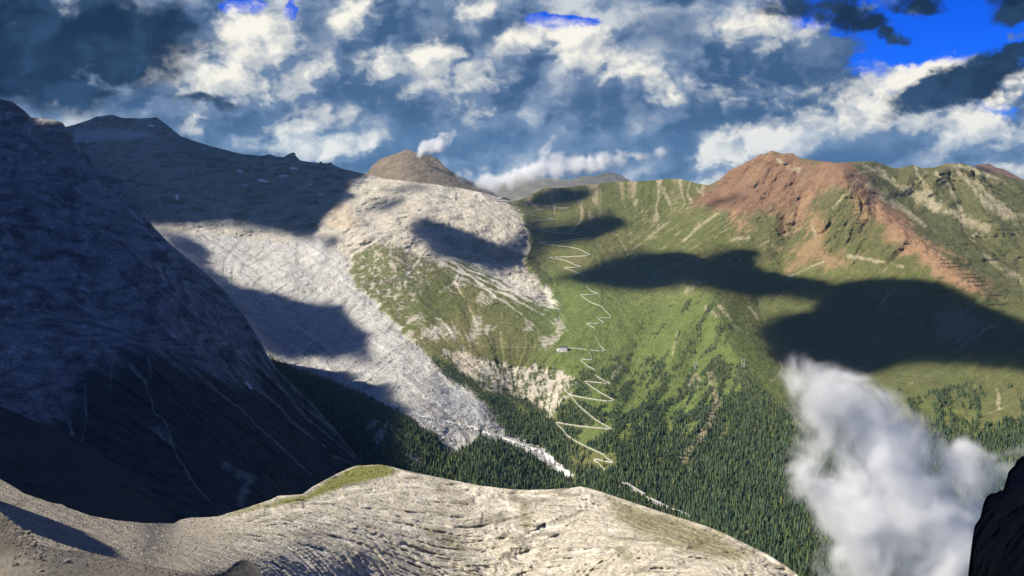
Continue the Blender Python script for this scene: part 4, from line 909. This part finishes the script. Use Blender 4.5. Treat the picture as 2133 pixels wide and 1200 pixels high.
p = ground_at(1060, 417); house('kiosk', 'small grey building at the right end of the pass', 'building', p+Vector((0, 10, 0)), face_cam(p), 18, 10, 6, 3, m_conc, m_slate, 2, 4)
p = ground_at(610, 324.5); t = house('cable_car_station', 'domed mountain station perched on the dark left crest', 'station', p+Vector((0, 4, 0)), face_cam(p, -20), 32, 20, 15, 2, m_conc, m_slate, 3, 6, True, 14)
g = MB(); n = 12
for q in range(n+1):
    a = math.pi*q/n; g.v += [(16*math.cos(a), y, 17.01+7*math.sin(a)) for y in (-9, 9)]
g.f = [(2*q, 2*q+1, 2*q+3, 2*q+2) for q in range(n)]+[tuple(range(0, 2*n+2, 2)), tuple(range(2*n+1, 0, -2))]; g.build('dome', m_slate, t)
p = ground_at(668, 340); house('ridge_hut', 'tiny hut on the crest left of a slightly larger hut', 'hut', p, face_cam(p), 16, 9, 7, 4, m_dark, m_slate, 1, 3)
p = ground_at(688, 342.5); house('ridge_hut', 'rounded hut on the crest beside a thin mast', 'hut', p, face_cam(p), 24, 12, 8, 5, m_dark, m_slate, 1, 4)
p = ground_at(700, 346); t = thing('mast', 'thin mast on the crest right of two huts', 'mast', p); MB().bar((0, 0, -3), (0, 0, 20), .9).build('pole', m_wood, t); MB().bar((-2.5, 0, 16), (2.5, 0, 16), .7).build('crossarm', m_wood, t)
p = ground_at(563, 322); t = thing('mast', 'short mast on top of the rocky hump of the left crest', 'mast', p); MB().bar((0, 0, -3), (0, 0, 17), 1.0).build('pole', m_wood, t); MB().bar((-3, 0, 9), (3, 0, 9), .8).build('crossarm', m_wood, t)
def pylon(label, u, v, h, spread_b, spread_t, mat, group=None):
    p = ground_at(u, v); t = thing('cable_pylon', label, 'pylon', p, face_cam(p), group)
    for s_ in (-1, 1): MB().bar((s_*spread_b, 0, -3), (s_*spread_t, 0, h), 1.1).build('leg', mat, t)
    for f in (.12, .5, .86): MB().bar((-(spread_b+(spread_t-spread_b)*f), 0, h*f), ((spread_b+(spread_t-spread_b)*f), 0, h*f), .7).build('crossarm', mat, t)
    for s_ in (-1, 1): MB().bar((s_*spread_b, .4, 0), (-s_*(spread_b+spread_t)/2, .4, h*.5), .45).build('brace', mat, t)
pylon('pale two legged cableway pylon on the open meadow beside the forest edge', 1548, 766, 38, 4.5, 6.0, m_steel, 'cableway pylons by the forest')
pylon('grey V shaped cableway pylon standing among the spruces', 1448, 769, 36, 1.5, 6.0, m_steel, 'cableway pylons by the forest')
pylon('small cream pylon on the pale snowy crest before the brown peak', 874, 383, 26, 2.5, 2.0, m_stone)
def cable(label, a, b, sag):
    A, B = Vector(pt(*a)), Vector(pt(*b)); g = MB(); N = 14; pr = None
    for q in range(N+1):
        f = q/N; x = A.lerp(B, f); x.z -= sag*4*f*(1-f)
        if pr is not None: g.bar(pr, x, .75, 4)
        pr = x
    o = g.build('cable', m_wood); o['label'] = label; o['category'] = 'cable'; o['group'] = 'cableway cables over the left crest'
cable('uppermost of the thin cables strung above the dark left crest', (378, 277, 9250), (606, 321, 8020), 26)
cable('middle of the thin cables strung above the dark left crest', (380, 281, 9240), (604, 324, 8010), 30)
cable('lowest of the thin cables strung just above the dark left crest', (384, 286, 9230), (563, 324, 8150), 30)
# avalanche barriers: posts and rails in rows across the slope
BARR = [((1957,541),(1977,542),'short topmost timber avalanche barrier on the right hand grass slope'), ((1957,550),(1993,549),'second timber avalanche barrier from the top on the right hand slope'), ((1961,557),(2000,557),'third timber avalanche barrier from the top, beside a pale scree strip'),
 ((1993,563),(2013,563),'short fourth avalanche barrier from the top, right of the scree strip'), ((1993,572),(2031,573),'long fifth avalanche barrier from the top, partly pale'), ((2004,580),(2041,579),'sixth avalanche barrier from the top on the right hand slope'),
 ((2013,588),(2053,587),'seventh avalanche barrier from the top, just above the shade line'), ((2027,596),(2056,595),'eighth avalanche barrier from the top, at the edge of the red scree'), ((2051,616),(2087,616),'ninth avalanche barrier from the top, low on the grass'), ((2056,636),(2100,634),'lowest avalanche barrier on the right hand slope, near the dark shade'),
 ((1951,580),(1969,580),'upper shaded avalanche barrier left of the pale scree strip'), ((1944,596),(1963,595),'middle shaded avalanche barrier left of the pale scree strip'), ((1947,608),(2007,605),'long shaded avalanche barrier below the pale scree strip'),
 ((1008,630),(1015,637),'left short slanting avalanche barrier on the grassy plateau below the knoll'), ((1014,629),(1022,636),'middle short slanting avalanche barrier on the grassy plateau below the knoll'), ((1019,626),(1027,633),'right short slanting avalanche barrier on the grassy plateau below the knoll'), ((1024,635),(1039,633),'level dark avalanche barrier at the right of the plateau barriers')]
post_me = MB().box(-.35, .35, -.35, .35, -3, 4.6).mesh('post', m_wood)
for (a, b, lab) in BARR:
    A, B = ground_at(*a), ground_at(*b); Ln = (B-A).length
    t = thing('avalanche_barrier', lab, 'barrier', A, 0, 'avalanche barriers on the slopes')
    n = max(3, int(Ln/9))
    pts_ = [ground_at(a[0]+(b[0]-a[0])*q/n, a[1]+(b[1]-a[1])*q/n)-A for q in range(n+1)]
    for q in pts_: link('post', post_me, t, q)
    mt = m_stone if a[0] < 1024 else m_wood
    for hz in (1.0, 2.6, 4.2):
        g = MB()
        for c0, c1 in zip(pts_[:-1], pts_[1:]): g.bar(c0+Vector((0, -.5, hz)), c1+Vector((0, -.5, hz)), .55, 4)
        g.build('rail', mt, t)
# avalanche galleries on the lowest stretch of road
for (a, b, lab) in (((1353,1041),(1391,1060),'straight avalanche gallery of pale concrete on the lowest road'), ((1406,1064),(1436,1081),'curved end avalanche gallery with open arches on the lowest road'), ((1303,1009),(1342,1033),'long low roadside gallery wall above the slab ridge')):
    A, B = ground_at(*a), ground_at(*b); L_ = (B-A).length; e = B-A
    t = thing('avalanche_gallery', lab, 'gallery', A+Vector((0, -3, 1.5)), math.atan2(e.y, e.x), 'avalanche galleries on the road')
    sl = e.z/max(math.hypot(e.x, e.y), 1); n = max(5, int(L_/7)); Lh = math.hypot(e.x, e.y)
    g = MB(); g.v = [(x, y, x*sl+z) for x in (0, Lh) for (y, z) in ((-5, 5.6), (5, 6.6), (5, 5.8), (-5, 4.8))]; g.f = [(0, 4, 5, 1), (1, 5, 6, 2), (2, 6, 7, 3), (3, 7, 4, 0), (0, 1, 2, 3), (7, 6, 5, 4)]; g.build('roof', m_conc, t)
    g = MB(); g.v = [(x, y, x*sl+z) for x in (0, Lh) for (y, z) in ((-5.4, 0), (5, 0), (5, -6), (-5.4, -6))]; g.f = [(0, 4, 5, 1), (1, 5, 6, 2), (2, 6, 7, 3), (3, 7, 4, 0), (0, 1, 2, 3), (7, 6, 5, 4)]; g.build('base', m_stone, t)
    pm = MB().box(-.7, .7, -.5, .5, 0, 4.9).mesh('pillar', m_white)
    for q in range(n+1): link('pillar', pm, t, (Lh*q/n, -4.6, Lh*q/n*sl))
# boulders
def rock_mesh(seed, sub=2):
    import bmesh
    bm = bmesh.new(); bmesh.ops.create_icosphere(bm, subdivisions=sub, radius=.5)
    r_ = np.random.default_rng(seed); cuts = [(Vector(r_.normal(size=3)).normalized(), r_.uniform(.24, .42)) for _ in range(9)]
    for v in bm.verts:
        for (n_, d_) in cuts:
            k_ = v.co.dot(n_)-d_
            if k_ > 0: v.co -= n_*k_*.92
        v.co += Vector(r_.normal(size=3))*.018
    me = bpy.data.meshes.new('boulder'); bm.to_mesh(me); bm.free(); me.materials.append(m_boulder); return me
m_boulder = plain('boulder_stone', (.30, .265, .215), .95, noise_scale=5, vary=.4, random_obj=.3, bump=.6)
rocks = [rock_mesh(q) for q in range(6)]
r = np.random.default_rng(77)
def boulder(u, v, px, L, label, group):
    p = ground_at(u, v, L); size = px*p.y/FPX
    o = bpy.data.objects.new('boulder', rocks[int(r.integers(0, 6))]); COL.objects.link(o)
    o.location = p+Vector((0, 0, size*.12)); o.scale = (size*r.uniform(.9, 1.4), size*r.uniform(.8, 1.2), size*r.uniform(.6, .95)); o.rotation_euler = (r.uniform(-.4, .4), r.uniform(-.4, .4), r.uniform(0, 6.28))
    o['label'] = label; o['category'] = 'boulder'
    if group: o['group'] = group
boulder(60, 1110, 17, G, 'big pale boulder on the right edge of the lower left rubble pile', None)
boulder(30, 1180, 20, G, 'tan flat boulder lying in the brown ground at the far lower left', None)
boulder(82, 1192, 15, G, 'yellowish boulder low in the brown ground at lower left', None)
boulder(140, 1172, 20, G, 'long pinkish slab of rock on the brown ground right of the rubble', None)
boulder(10, 1112, 11, G, 'rounded pale boulder at the left edge of the rubble pile', None)
boulder(40, 1136, 14, G, 'grey block at the foot of the rubble pile', None)
lab = 'small angular grey stone in the rubble pile at the lower left corner'
for q in range(200):
    u = r.uniform(-6, 92); top = np.interp(u, *np.array(crestG, float).T); v = top+abs(r.normal(0, 30))+1
    boulder(u, min(v, 1185), r.uniform(4, 12), G, lab, 'stones of the rubble pile')
lab = 'small pale stone scattered along the brown ground at the bottom left'
for q in range(70):
    u = r.uniform(60, 420); top = np.interp(u, *np.array(crestG, float).T); v = top+abs(r.normal(0, 9))+1 if q < 45 else top+3+r.random()*max(0, 1195-top)
    boulder(u, min(v, 1198), r.uniform(3, 8), G, lab, 'stones along the near ground')
def gravel():
    V0 = np.array([(1, 0, 0), (-.6, .8, 0), (-.5, -.9, 0), (0, 0, .8), (.1, .1, -.6)]); F0 = np.array([(0, 1, 3), (1, 2, 3), (2, 0, 3), (1, 0, 4), (2, 1, 4), (0, 2, 4)])
    N = 14000; u = r.uniform(-10, 560, N); top = np.interp(u, *np.array(crestF, float).T); bot_ = np.maximum(np.interp(u, *np.array(crestG, float).T), top+5); v = top+2+(bot_-top-2)*r.random(N)
    P = F.P(u, v); sz = P[:, 1]/FPX*r.uniform(.7, 1.4, N)*np.where(r.random(N) < .07, 2.3, 1.0)
    R = r.normal(size=(N, 1, 3))*.35+V0[None]; a = r.uniform(0, 6.28, N); ca, sa = np.cos(a)[:, None], np.sin(a)[:, None]
    Q = np.stack([R[..., 0]*ca-R[..., 1]*sa, R[..., 0]*sa+R[..., 1]*ca, R[..., 2]], -1)*sz[:, None, None]+P[:, None]
    cc = np.array((.36, .32, .26))[None]*r.uniform(.4, 1.6, N)[:, None]
    o = raw_mesh('scree', Q.reshape(-1, 3), (F0[None]+(np.arange(N)*5)[:, None, None]).reshape(-1, 3), m_slab_col, np.repeat(cc, 5, 0), smooth=False)
    o['kind'] = 'stuff'; o['label'] = 'fine pale scree stones strewn over the foreground slope'
def gravel_near():
    V0 = np.array([(1, 0, 0), (-.6, .8, 0), (-.5, -.9, 0), (0, 0, .8), (.1, .1, -.6)]); F0 = np.array([(0, 1, 3), (1, 2, 3), (2, 0, 3), (1, 0, 4), (2, 1, 4), (0, 2, 4)])
    N = 7000; u = r.uniform(-20, 520, N); top = np.interp(u, *np.array(crestG, float).T); v = top+.5+(1215-top)*r.random(N)**1.4
    P = G.P(u, np.maximum(v, top+.5)); sz = P[:, 1]/FPX*r.uniform(.7, 1.3, N)*np.where(r.random(N) < .12, 2.2, 1.0)
    R = r.normal(size=(N, 1, 3))*.35+V0[None]; a = r.uniform(0, 6.28, N); ca, sa = np.cos(a)[:, None], np.sin(a)[:, None]
    Q = np.stack([R[..., 0]*ca-R[..., 1]*sa, R[..., 0]*sa+R[..., 1]*ca, R[..., 2]], -1)*sz[:, None, None]+P[:, None]
    cc = np.array((.27, .235, .185))[None]*r.uniform(.5, 1.5, N)[:, None]
    o = raw_mesh('gravel', Q.reshape(-1, 3), (F0[None]+(np.arange(N)*5)[:, None, None]).reshape(-1, 3), m_slab_col, np.repeat(cc, 5, 0), smooth=False)
    o['kind'] = 'stuff'; o['label'] = 'brown gravel covering the ground nearest the camera'
m_slab_col = bpy.data.materials['rubble']
gravel()
gravel_near()
# the crag to the left of the view whose shadow lies on the scree
def crag():
    edge = np.array([(-40, 1066), (0, 1068), (60, 1082), (100, 1087), (130, 1091), (150, 1103), (175, 1122), (198, 1140), (185, 1150)], float)
    Q = F.P(edge[:, 0], edge[:, 1])+S[None]*70
    m = []; nz = 12; th_ = np.linspace(0, 1, nz)
    for sgn in (1, -1):
        for q in th_:
            P = Q.copy(); P[:, 2] -= 55*q; P[:, 0] += sgn*(2+14*q)+2.0*fbm(P[:, 1], P[:, 2], P[:, 0], 9, 3, .6, 400); m.append(P)
    m = np.array(m[nz:][::-1]+m[:nz]); n_, k_ = m.shape[:2]; idx = np.arange(n_*k_).reshape(n_, k_)
    q = np.stack([idx[:-1, :-1], idx[1:, :-1], idx[1:, 1:], idx[:-1, 1:]], -1).reshape(-1, 4)
    structure(raw_mesh('crag', m.reshape(-1, 3), q, bpy.data.materials['shoulder_rock'], np.tile(np.array([[.2, .19, .17]]), (n_*k_, 1))), 'rock crag left of the view')
crag()

# ------------------------------------------------------------------ unseen clouds added overhead to shade the land
SHADE = [
 (C, [(-240,180),(150,190),(330,190),(560,270),(700,310),(772,352),(745,374),(716,388),(742,410),(735,422),(702,432),(682,452),(666,478),(655,505),(600,490),(540,480),(480,462),(400,466),(330,472),(-240,470)], 16),
 (C, [(320,476),(400,493),(427,510),(432,545),(470,585),(520,597),(600,612),(640,627),(690,628),(715,650),(738,676),(757,692),(756,722),(775,742),(800,757),(760,760),(730,745),(690,752),(650,746),(600,756),(560,740),(450,620)], 16),
 (C, [(585,765),(620,800),(680,832),(720,852),(736,882),(743,930),(752,1005),(720,1030),(600,1060),(480,1000),(500,850)], 16),
 (C, [(862,452),(880,450),(920,458),(960,474),(1000,492),(1030,505),(1060,500),(1092,488),(1098,520),(1082,560),(1040,572),(1000,556),(960,546),(910,536),(895,515),(870,500),(855,480)], 16),
 (C, [(775,426),(800,415),(830,408),(850,412),(840,426),(805,440),(785,440)], 16),
 (C, [(800,390),(880,384),(905,392),(860,400),(820,400)], 16),
 (C, [(668,494),(700,491),(715,499),(700,520),(680,516)], 16),
 (C, [(1076,430),(1110,404),(1140,390),(1200,386),(1248,386),(1232,400),(1202,424),(1170,433),(1130,430)], 16),
 (C, [(1105,482),(1130,466),(1180,460),(1240,446),(1275,440),(1292,455),(1320,466),(1260,484),(1232,500),(1180,516),(1125,512),(1095,532),(1085,515)], 16),
 (C, [(1140,582),(1200,556),(1240,546),(1290,526),(1330,515),(1400,522),(1470,536),(1500,511),(1540,512),(1600,526),(1565,545),(1575,560),(1640,572),(1720,586),(1800,581),(1900,576),(1960,590),(2050,640),(2133,668),(2280,690),(2280,790),(2133,772),(2000,756),(1900,757),(1830,777),(1760,792),(1680,772),(1620,756),(1595,722),(1585,690),(1600,662),(1640,648),(1690,642),(1700,626),(1640,618),(1560,620),(1480,604),(1430,592),(1380,606),(1310,606),(1240,596)], 16),
 (C, [(1480,412),(1530,405),(1545,412),(1500,425),(1470,430)], 16),
]
def make_shade_clouds():
    # one deck of broken cloud 1.8 km up; unseen, its thickness shaped to throw the wanted shade
    alt = CAMZ+1800.0; st = 28.0; x0, y0 = -7500.0, -3500.0; nx, ny = 411, 514
    num = np.zeros((ny, nx)); den = np.zeros((ny, nx))
    for L in (C, D, E, F, G, I, J, Hh):
        m = np.zeros(L.U.shape, np.float32)
        wu = L.U+26*fbm(L.U, L.V*1.6, None, 80, 5, .62, 301)+7*fbm(L.U, L.V, None, 20, 3, .6, 311); wv = L.V+14*fbm(L.U, L.V*1.6, None, 80, 5, .62, 321)+4*fbm(L.U, L.V, None, 20, 3, .6, 331)
        if L in (D, E, Hh): m[:] = 1  # whole wall, shoulder and cliff put under added cloud for their shade
        for (q, poly, fe) in SHADE:
            if q is not L: continue
            p = np.array(poly, float); b = (wu > p[:, 0].min()-40) & (wu < p[:, 0].max()+40) & (wv > p[:, 1].min()-40) & (wv < p[:, 1].max()+40)
            if b.any(): m[b] = np.maximum(m[b], sst(sdf_poly(wu[b], wv[b], poly), -fe, fe))
        if L is D: m *= 1-(1-sst(np.hypot((L.U-95)/38, (L.V-249)/10), .6, 1.2))
        X, Y, Z = L.world(); t = (alt-Z)/S[2]
        ix = ((X+S[0]*t-x0)/st).astype(int).ravel(); iy = ((Y+S[1]*t-y0)/st).astype(int).ravel()
        ok = (ix >= 0) & (ix < nx) & (iy >= 0) & (iy < ny)
        w = 400.0 if L in (D, E, Hh, F, G) else 1.0 if L is not C else np.where((L.U < np.interp(L.V, [260, 470, 740, 960], [140, 320, 555, 760])), 0.02, 1.0).ravel()[ok]
        if L is G:
            m[:] = 0
            for q in ((-1, 0), (1, 0), (0, -1), (0, 1)): np.add.at(den, (iy[ok]+q[1], ix[ok]+q[0]), w)
        np.add.at(num, (iy[ok], ix[ok]), m.ravel()[ok]*w); np.add.at(den, (iy[ok], ix[ok]), w)
    num = num.astype(np.float32); den = den.astype(np.float32)
    cov = np.zeros((ny, nx), np.float32); wt = np.zeros((ny, nx), np.float32)
    for r_ in (0, 1, 2, 4, 8, 16, 32):
        a = num if r_ == 0 else box_blur(num, r_); b = den if r_ == 0 else box_blur(den, r_)
        k_ = np.clip(b/0.6, 0, 1)*(1-wt); cov += k_*a/np.maximum(b, 1e-6); wt += k_
    gx, gy = np.meshgrid(x0+np.arange(nx)*st, y0+np.arange(ny)*st)
    rest = sst(fbm(gx, gy, None, 1800, 4, .55, 341), -.05, .12)
    cov = cov+(1-wt)*rest
    cov = np.clip((cov-.06)/.9, 0, .9995)
    thick = -np.log(1-cov)/.030*S[2]*0.8*(1+.15*fbm(gx, gy, None, 150, 3, .5, 361))
    thick = np.minimum(thick, 170)
    ins = thick > 1.0
    cell = ins[:-1, :-1] | ins[1:, :-1] | ins[1:, 1:] | ins[:-1, 1:]
    idx = np.arange(nx*ny).reshape(ny, nx); N = nx*ny
    zt = alt+np.maximum(thick, .4)*.7; zb = alt-np.maximum(thick, .4)*.3
    used = np.zeros((ny, nx), bool)
    for a, b_ in ((0, 0), (1, 0), (1, 1), (0, 1)): used[a:ny-1+a, b_:nx-1+b_] |= cell
    rm = np.full(N*2, -1); u2 = np.r_[used.ravel(), used.ravel()]; rm[u2] = np.arange(u2.sum())
    V = np.concatenate([np.stack([gx, gy, zt], -1).reshape(-1, 3), np.stack([gx, gy, zb], -1).reshape(-1, 3)])[u2]
    a, b_, c_, d_ = idx[:-1, :-1][cell], idx[:-1, 1:][cell], idx[1:, 1:][cell], idx[1:, :-1][cell]
    fs = [np.stack([a, b_, c_, d_], -1), np.stack([a, d_, c_, b_], -1)+N]
    cpad = np.pad(cell, 1)
    for (sy, sx, e0, e1) in ((-1, 0, (0, 0), (0, 1)), (0, 1, (0, 1), (1, 1)), (1, 0, (1, 1), (1, 0)), (0, -1, (1, 0), (0, 0))):
        nb = cpad[1+sy:1+sy+cell.shape[0], 1+sx:1+sx+cell.shape[1]]
        yy, xx = np.where(cell & ~nb)
        p0 = idx[yy+e0[0], xx+e0[1]]; p1 = idx[yy+e1[0], xx+e1[1]]
        fs.append(np.stack([p0, p0+N, p1+N, p1], -1))
    Vs = [V]; Fs = [rm[np.concatenate(fs)]]
    m = bpy.data.materials.new('cloud_vapour'); m.use_nodes = True; t = m.node_tree; t.nodes.clear()
    out = t.nodes.new('ShaderNodeOutputMaterial'); v = t.nodes.new('ShaderNodeVolumePrincipled')
    v.inputs['Color'].default_value = (.45, .60, .85, 1); v.inputs['Density'].default_value = .030; v.inputs['Anisotropy'].default_value = .3
    t.links.new(v.outputs[0], out.inputs['Volume'])
    o = raw_mesh('shade_cloud_deck', np.concatenate(Vs), np.concatenate(Fs), m)
    o['kind'] = 'stuff'; o['label'] = 'unseen broken clouds added overhead to throw dappled shade on the valley'
make_shade_clouds()

# ------------------------------------------------------------------ drifting cloud inside the valley
def vapour(name, label, balls, d, depth, dens, nscale, amp, flat=1.0, seed=0.0, thr=.28, soft=.62, swirl=1.1, voxel=6.0):
    c = np.array([pt(u, v, d+dd) for (u, v, r_, dd, a) in balls]); rad = np.array([r_*d/FPX for (u, v, r_, dd, a) in balls])
    ex = np.stack([rad*1.45, rad*1.45/depth, rad*1.45/flat], -1); lo = (c-ex).min(0); hi_ = (c+ex).max(0); ctr = (lo+hi_)/2
    vd = bpy.data.volumes.new(name); o = bpy.data.objects.new(name, vd); COL.objects.link(o); o.location = ctr
    t = bpy.data.node_groups.new(name+'_shape', 'GeometryNodeTree'); k = NT(t)
    t.interface.new_socket('Geometry', in_out='OUTPUT', socket_type='NodeSocketGeometry')
    p = k.node('GeometryNodeInputPosition').outputs[0]
    pn = k.v('ADD', k.v('SCALE', p, 1.0/nscale), (seed, seed*.7, -seed))
    w1 = k.v('SUBTRACT', k.noise(pn, .8, 2, .5, col=True), (.5, .5, .5))
    q = k.v('ADD', p, k.v('SCALE', w1, nscale*.55))
    tot = None
    for (b, (u, v, r_, dd, a), rr) in zip(c, balls, rad):
        mp = k.v('SUBTRACT', q, tuple(b-ctr)); L = k.v('LENGTH', k.v('MULTIPLY', mp, (1, depth, flat)))
        f = k.ss(L, rr*1.25, rr*.1, 0.0, a); tot = f if tot is None else k.m('ADD', k.m('MAXIMUM', tot, f), k.m('MULTIPLY', k.m('MINIMUM', tot, f), .25))
    tot = k.m('MINIMUM', tot, 1.15)
    n = k.noise(k.v('ADD', pn, k.v('SCALE', w1, swirl)), 1.25, 7, .62)
    dd_ = k.m('ADD', tot, k.m('MULTIPLY', k.m('MULTIPLY', k.m('SUBTRACT', n, .5), amp), k.ss(tot, .02, .55)))
    vc = k.node('GeometryNodeVolumeCube'); k.put(vc.inputs['Density'], k.ss(dd_, thr, thr+soft))
    vc.inputs['Min'].default_value = tuple(lo-ctr); vc.inputs['Max'].default_value = tuple(hi_-ctr)
    for ax, q_ in zip('XYZ', (hi_-lo)/voxel): vc.inputs['Resolution '+ax].default_value = int(max(8, min(q_, 260)))
    m = bpy.data.materials.new(name+'_vapour'); m.use_nodes = True; mt = m.node_tree; mt.nodes.clear()
    out = mt.nodes.new('ShaderNodeOutputMaterial'); vol = mt.nodes.new('ShaderNodeVolumePrincipled'); mt.links.new(vol.outputs[0], out.inputs['Volume'])
    vol.inputs['Density'].default_value = dens; vol.inputs['Color'].default_value = (.998, .998, .998, 1); vol.inputs['Anisotropy'].default_value = .1
    vd.materials.append(m)
    sm = k.node('GeometryNodeSetMaterial'); sm.inputs['Material'].default_value = m; k.put(sm.inputs['Geometry'], vc.outputs[0])
    go = k.node('NodeGroupOutput'); t.links.new(sm.outputs[0], go.inputs[0])
    md = o.modifiers.new('shape', 'NODES'); md.node_group = t
    o['label'] = label; o['category'] = 'cloud'
    return o
FOG = [(1675,795,85,0,.66),(1725,845,115,0,.98),(1775,890,125,0,1),(1835,940,130,0,1),(1890,985,135,10,.95),(1690,945,100,-20,.56),(1700,1035,105,-30,.70),(1790,1000,130,-20,.95),(1860,1050,145,-20,1),(1950,1000,125,0,.85),(1905,920,95,0,.62),(1965,1060,145,-10,.95),(1800,1095,135,-40,.82),(1900,1130,160,-40,1),(2000,1130,150,-20,1),(2055,1060,100,0,.9),(2090,1000,80,0,.8),(2128,945,65,0,.7),(1830,1190,140,-60,.72),(1960,1215,170,-60,.9),(1740,1190,95,-60,.5),(2020,915,50,10,.44),(1935,755,34,30,.38),(1990,950,90,0,.62),(1830,850,80,0,.5)]
vapour('fog_cloud', 'bright white cloud drifting up over the forest at lower right', FOG, 2150, 2.0, .034, 120.0, 4.3, seed=3.1, thr=.22, soft=1.15, swirl=2.4, voxel=5.0)
vapour('wisp_cloud', 'small white wisp clinging to the top of the brown peak', [(876,318,20,0,.7),(892,304,25,0,.85),(912,298,27,0,.85),(930,290,21,0,.8),(944,275,14,0,.6),(880,332,15,0,.45)], 9350, 1.2, .018, 120.0, 4.2, seed=5.7, thr=.36, voxel=9.0)
vapour('cloud_bank', 'low white cloud bank spilling over the pass before the far mountains', [(970,368,34,0,.62),(1000,378,40,0,.75),(1030,388,42,0,.85),(1058,376,44,0,.8),(1090,360,46,0,.8),(1125,352,48,0,.85),(1160,345,50,0,.9),(1200,342,48,0,.85),(1240,340,46,0,.8),(1280,335,44,0,.78),(1325,327,40,0,.7),(1375,316,32,0,.55),(1140,312,34,0,.55),(1158,290,24,0,.5)], 8700, 1.4, .013, 150.0, 4.4, flat=1.35, seed=9.3, thr=.40, voxel=13.0)
# ------------------------------------------------------------------ the air
def air():
    b = 33000.0; o = MB().box(-b, b, -b, b, gz-1.0, CAMZ+640.0)
    m = bpy.data.materials.new('haze_air'); m.use_nodes = True; t = m.node_tree; t.nodes.clear()
    out = t.nodes.new('ShaderNodeOutputMaterial'); v = t.nodes.new('ShaderNodeVolumePrincipled')
    v.inputs['Color'].default_value = (.30, .62, 1.0, 1); v.inputs['Density'].default_value = 0.95e-5; v.inputs['Anisotropy'].default_value = .2
    t.links.new(v.outputs[0], out.inputs['Volume'])
    h = o.build('haze', m); h['kind'] = 'stuff'; h['label'] = 'thin blue mountain haze'
air()
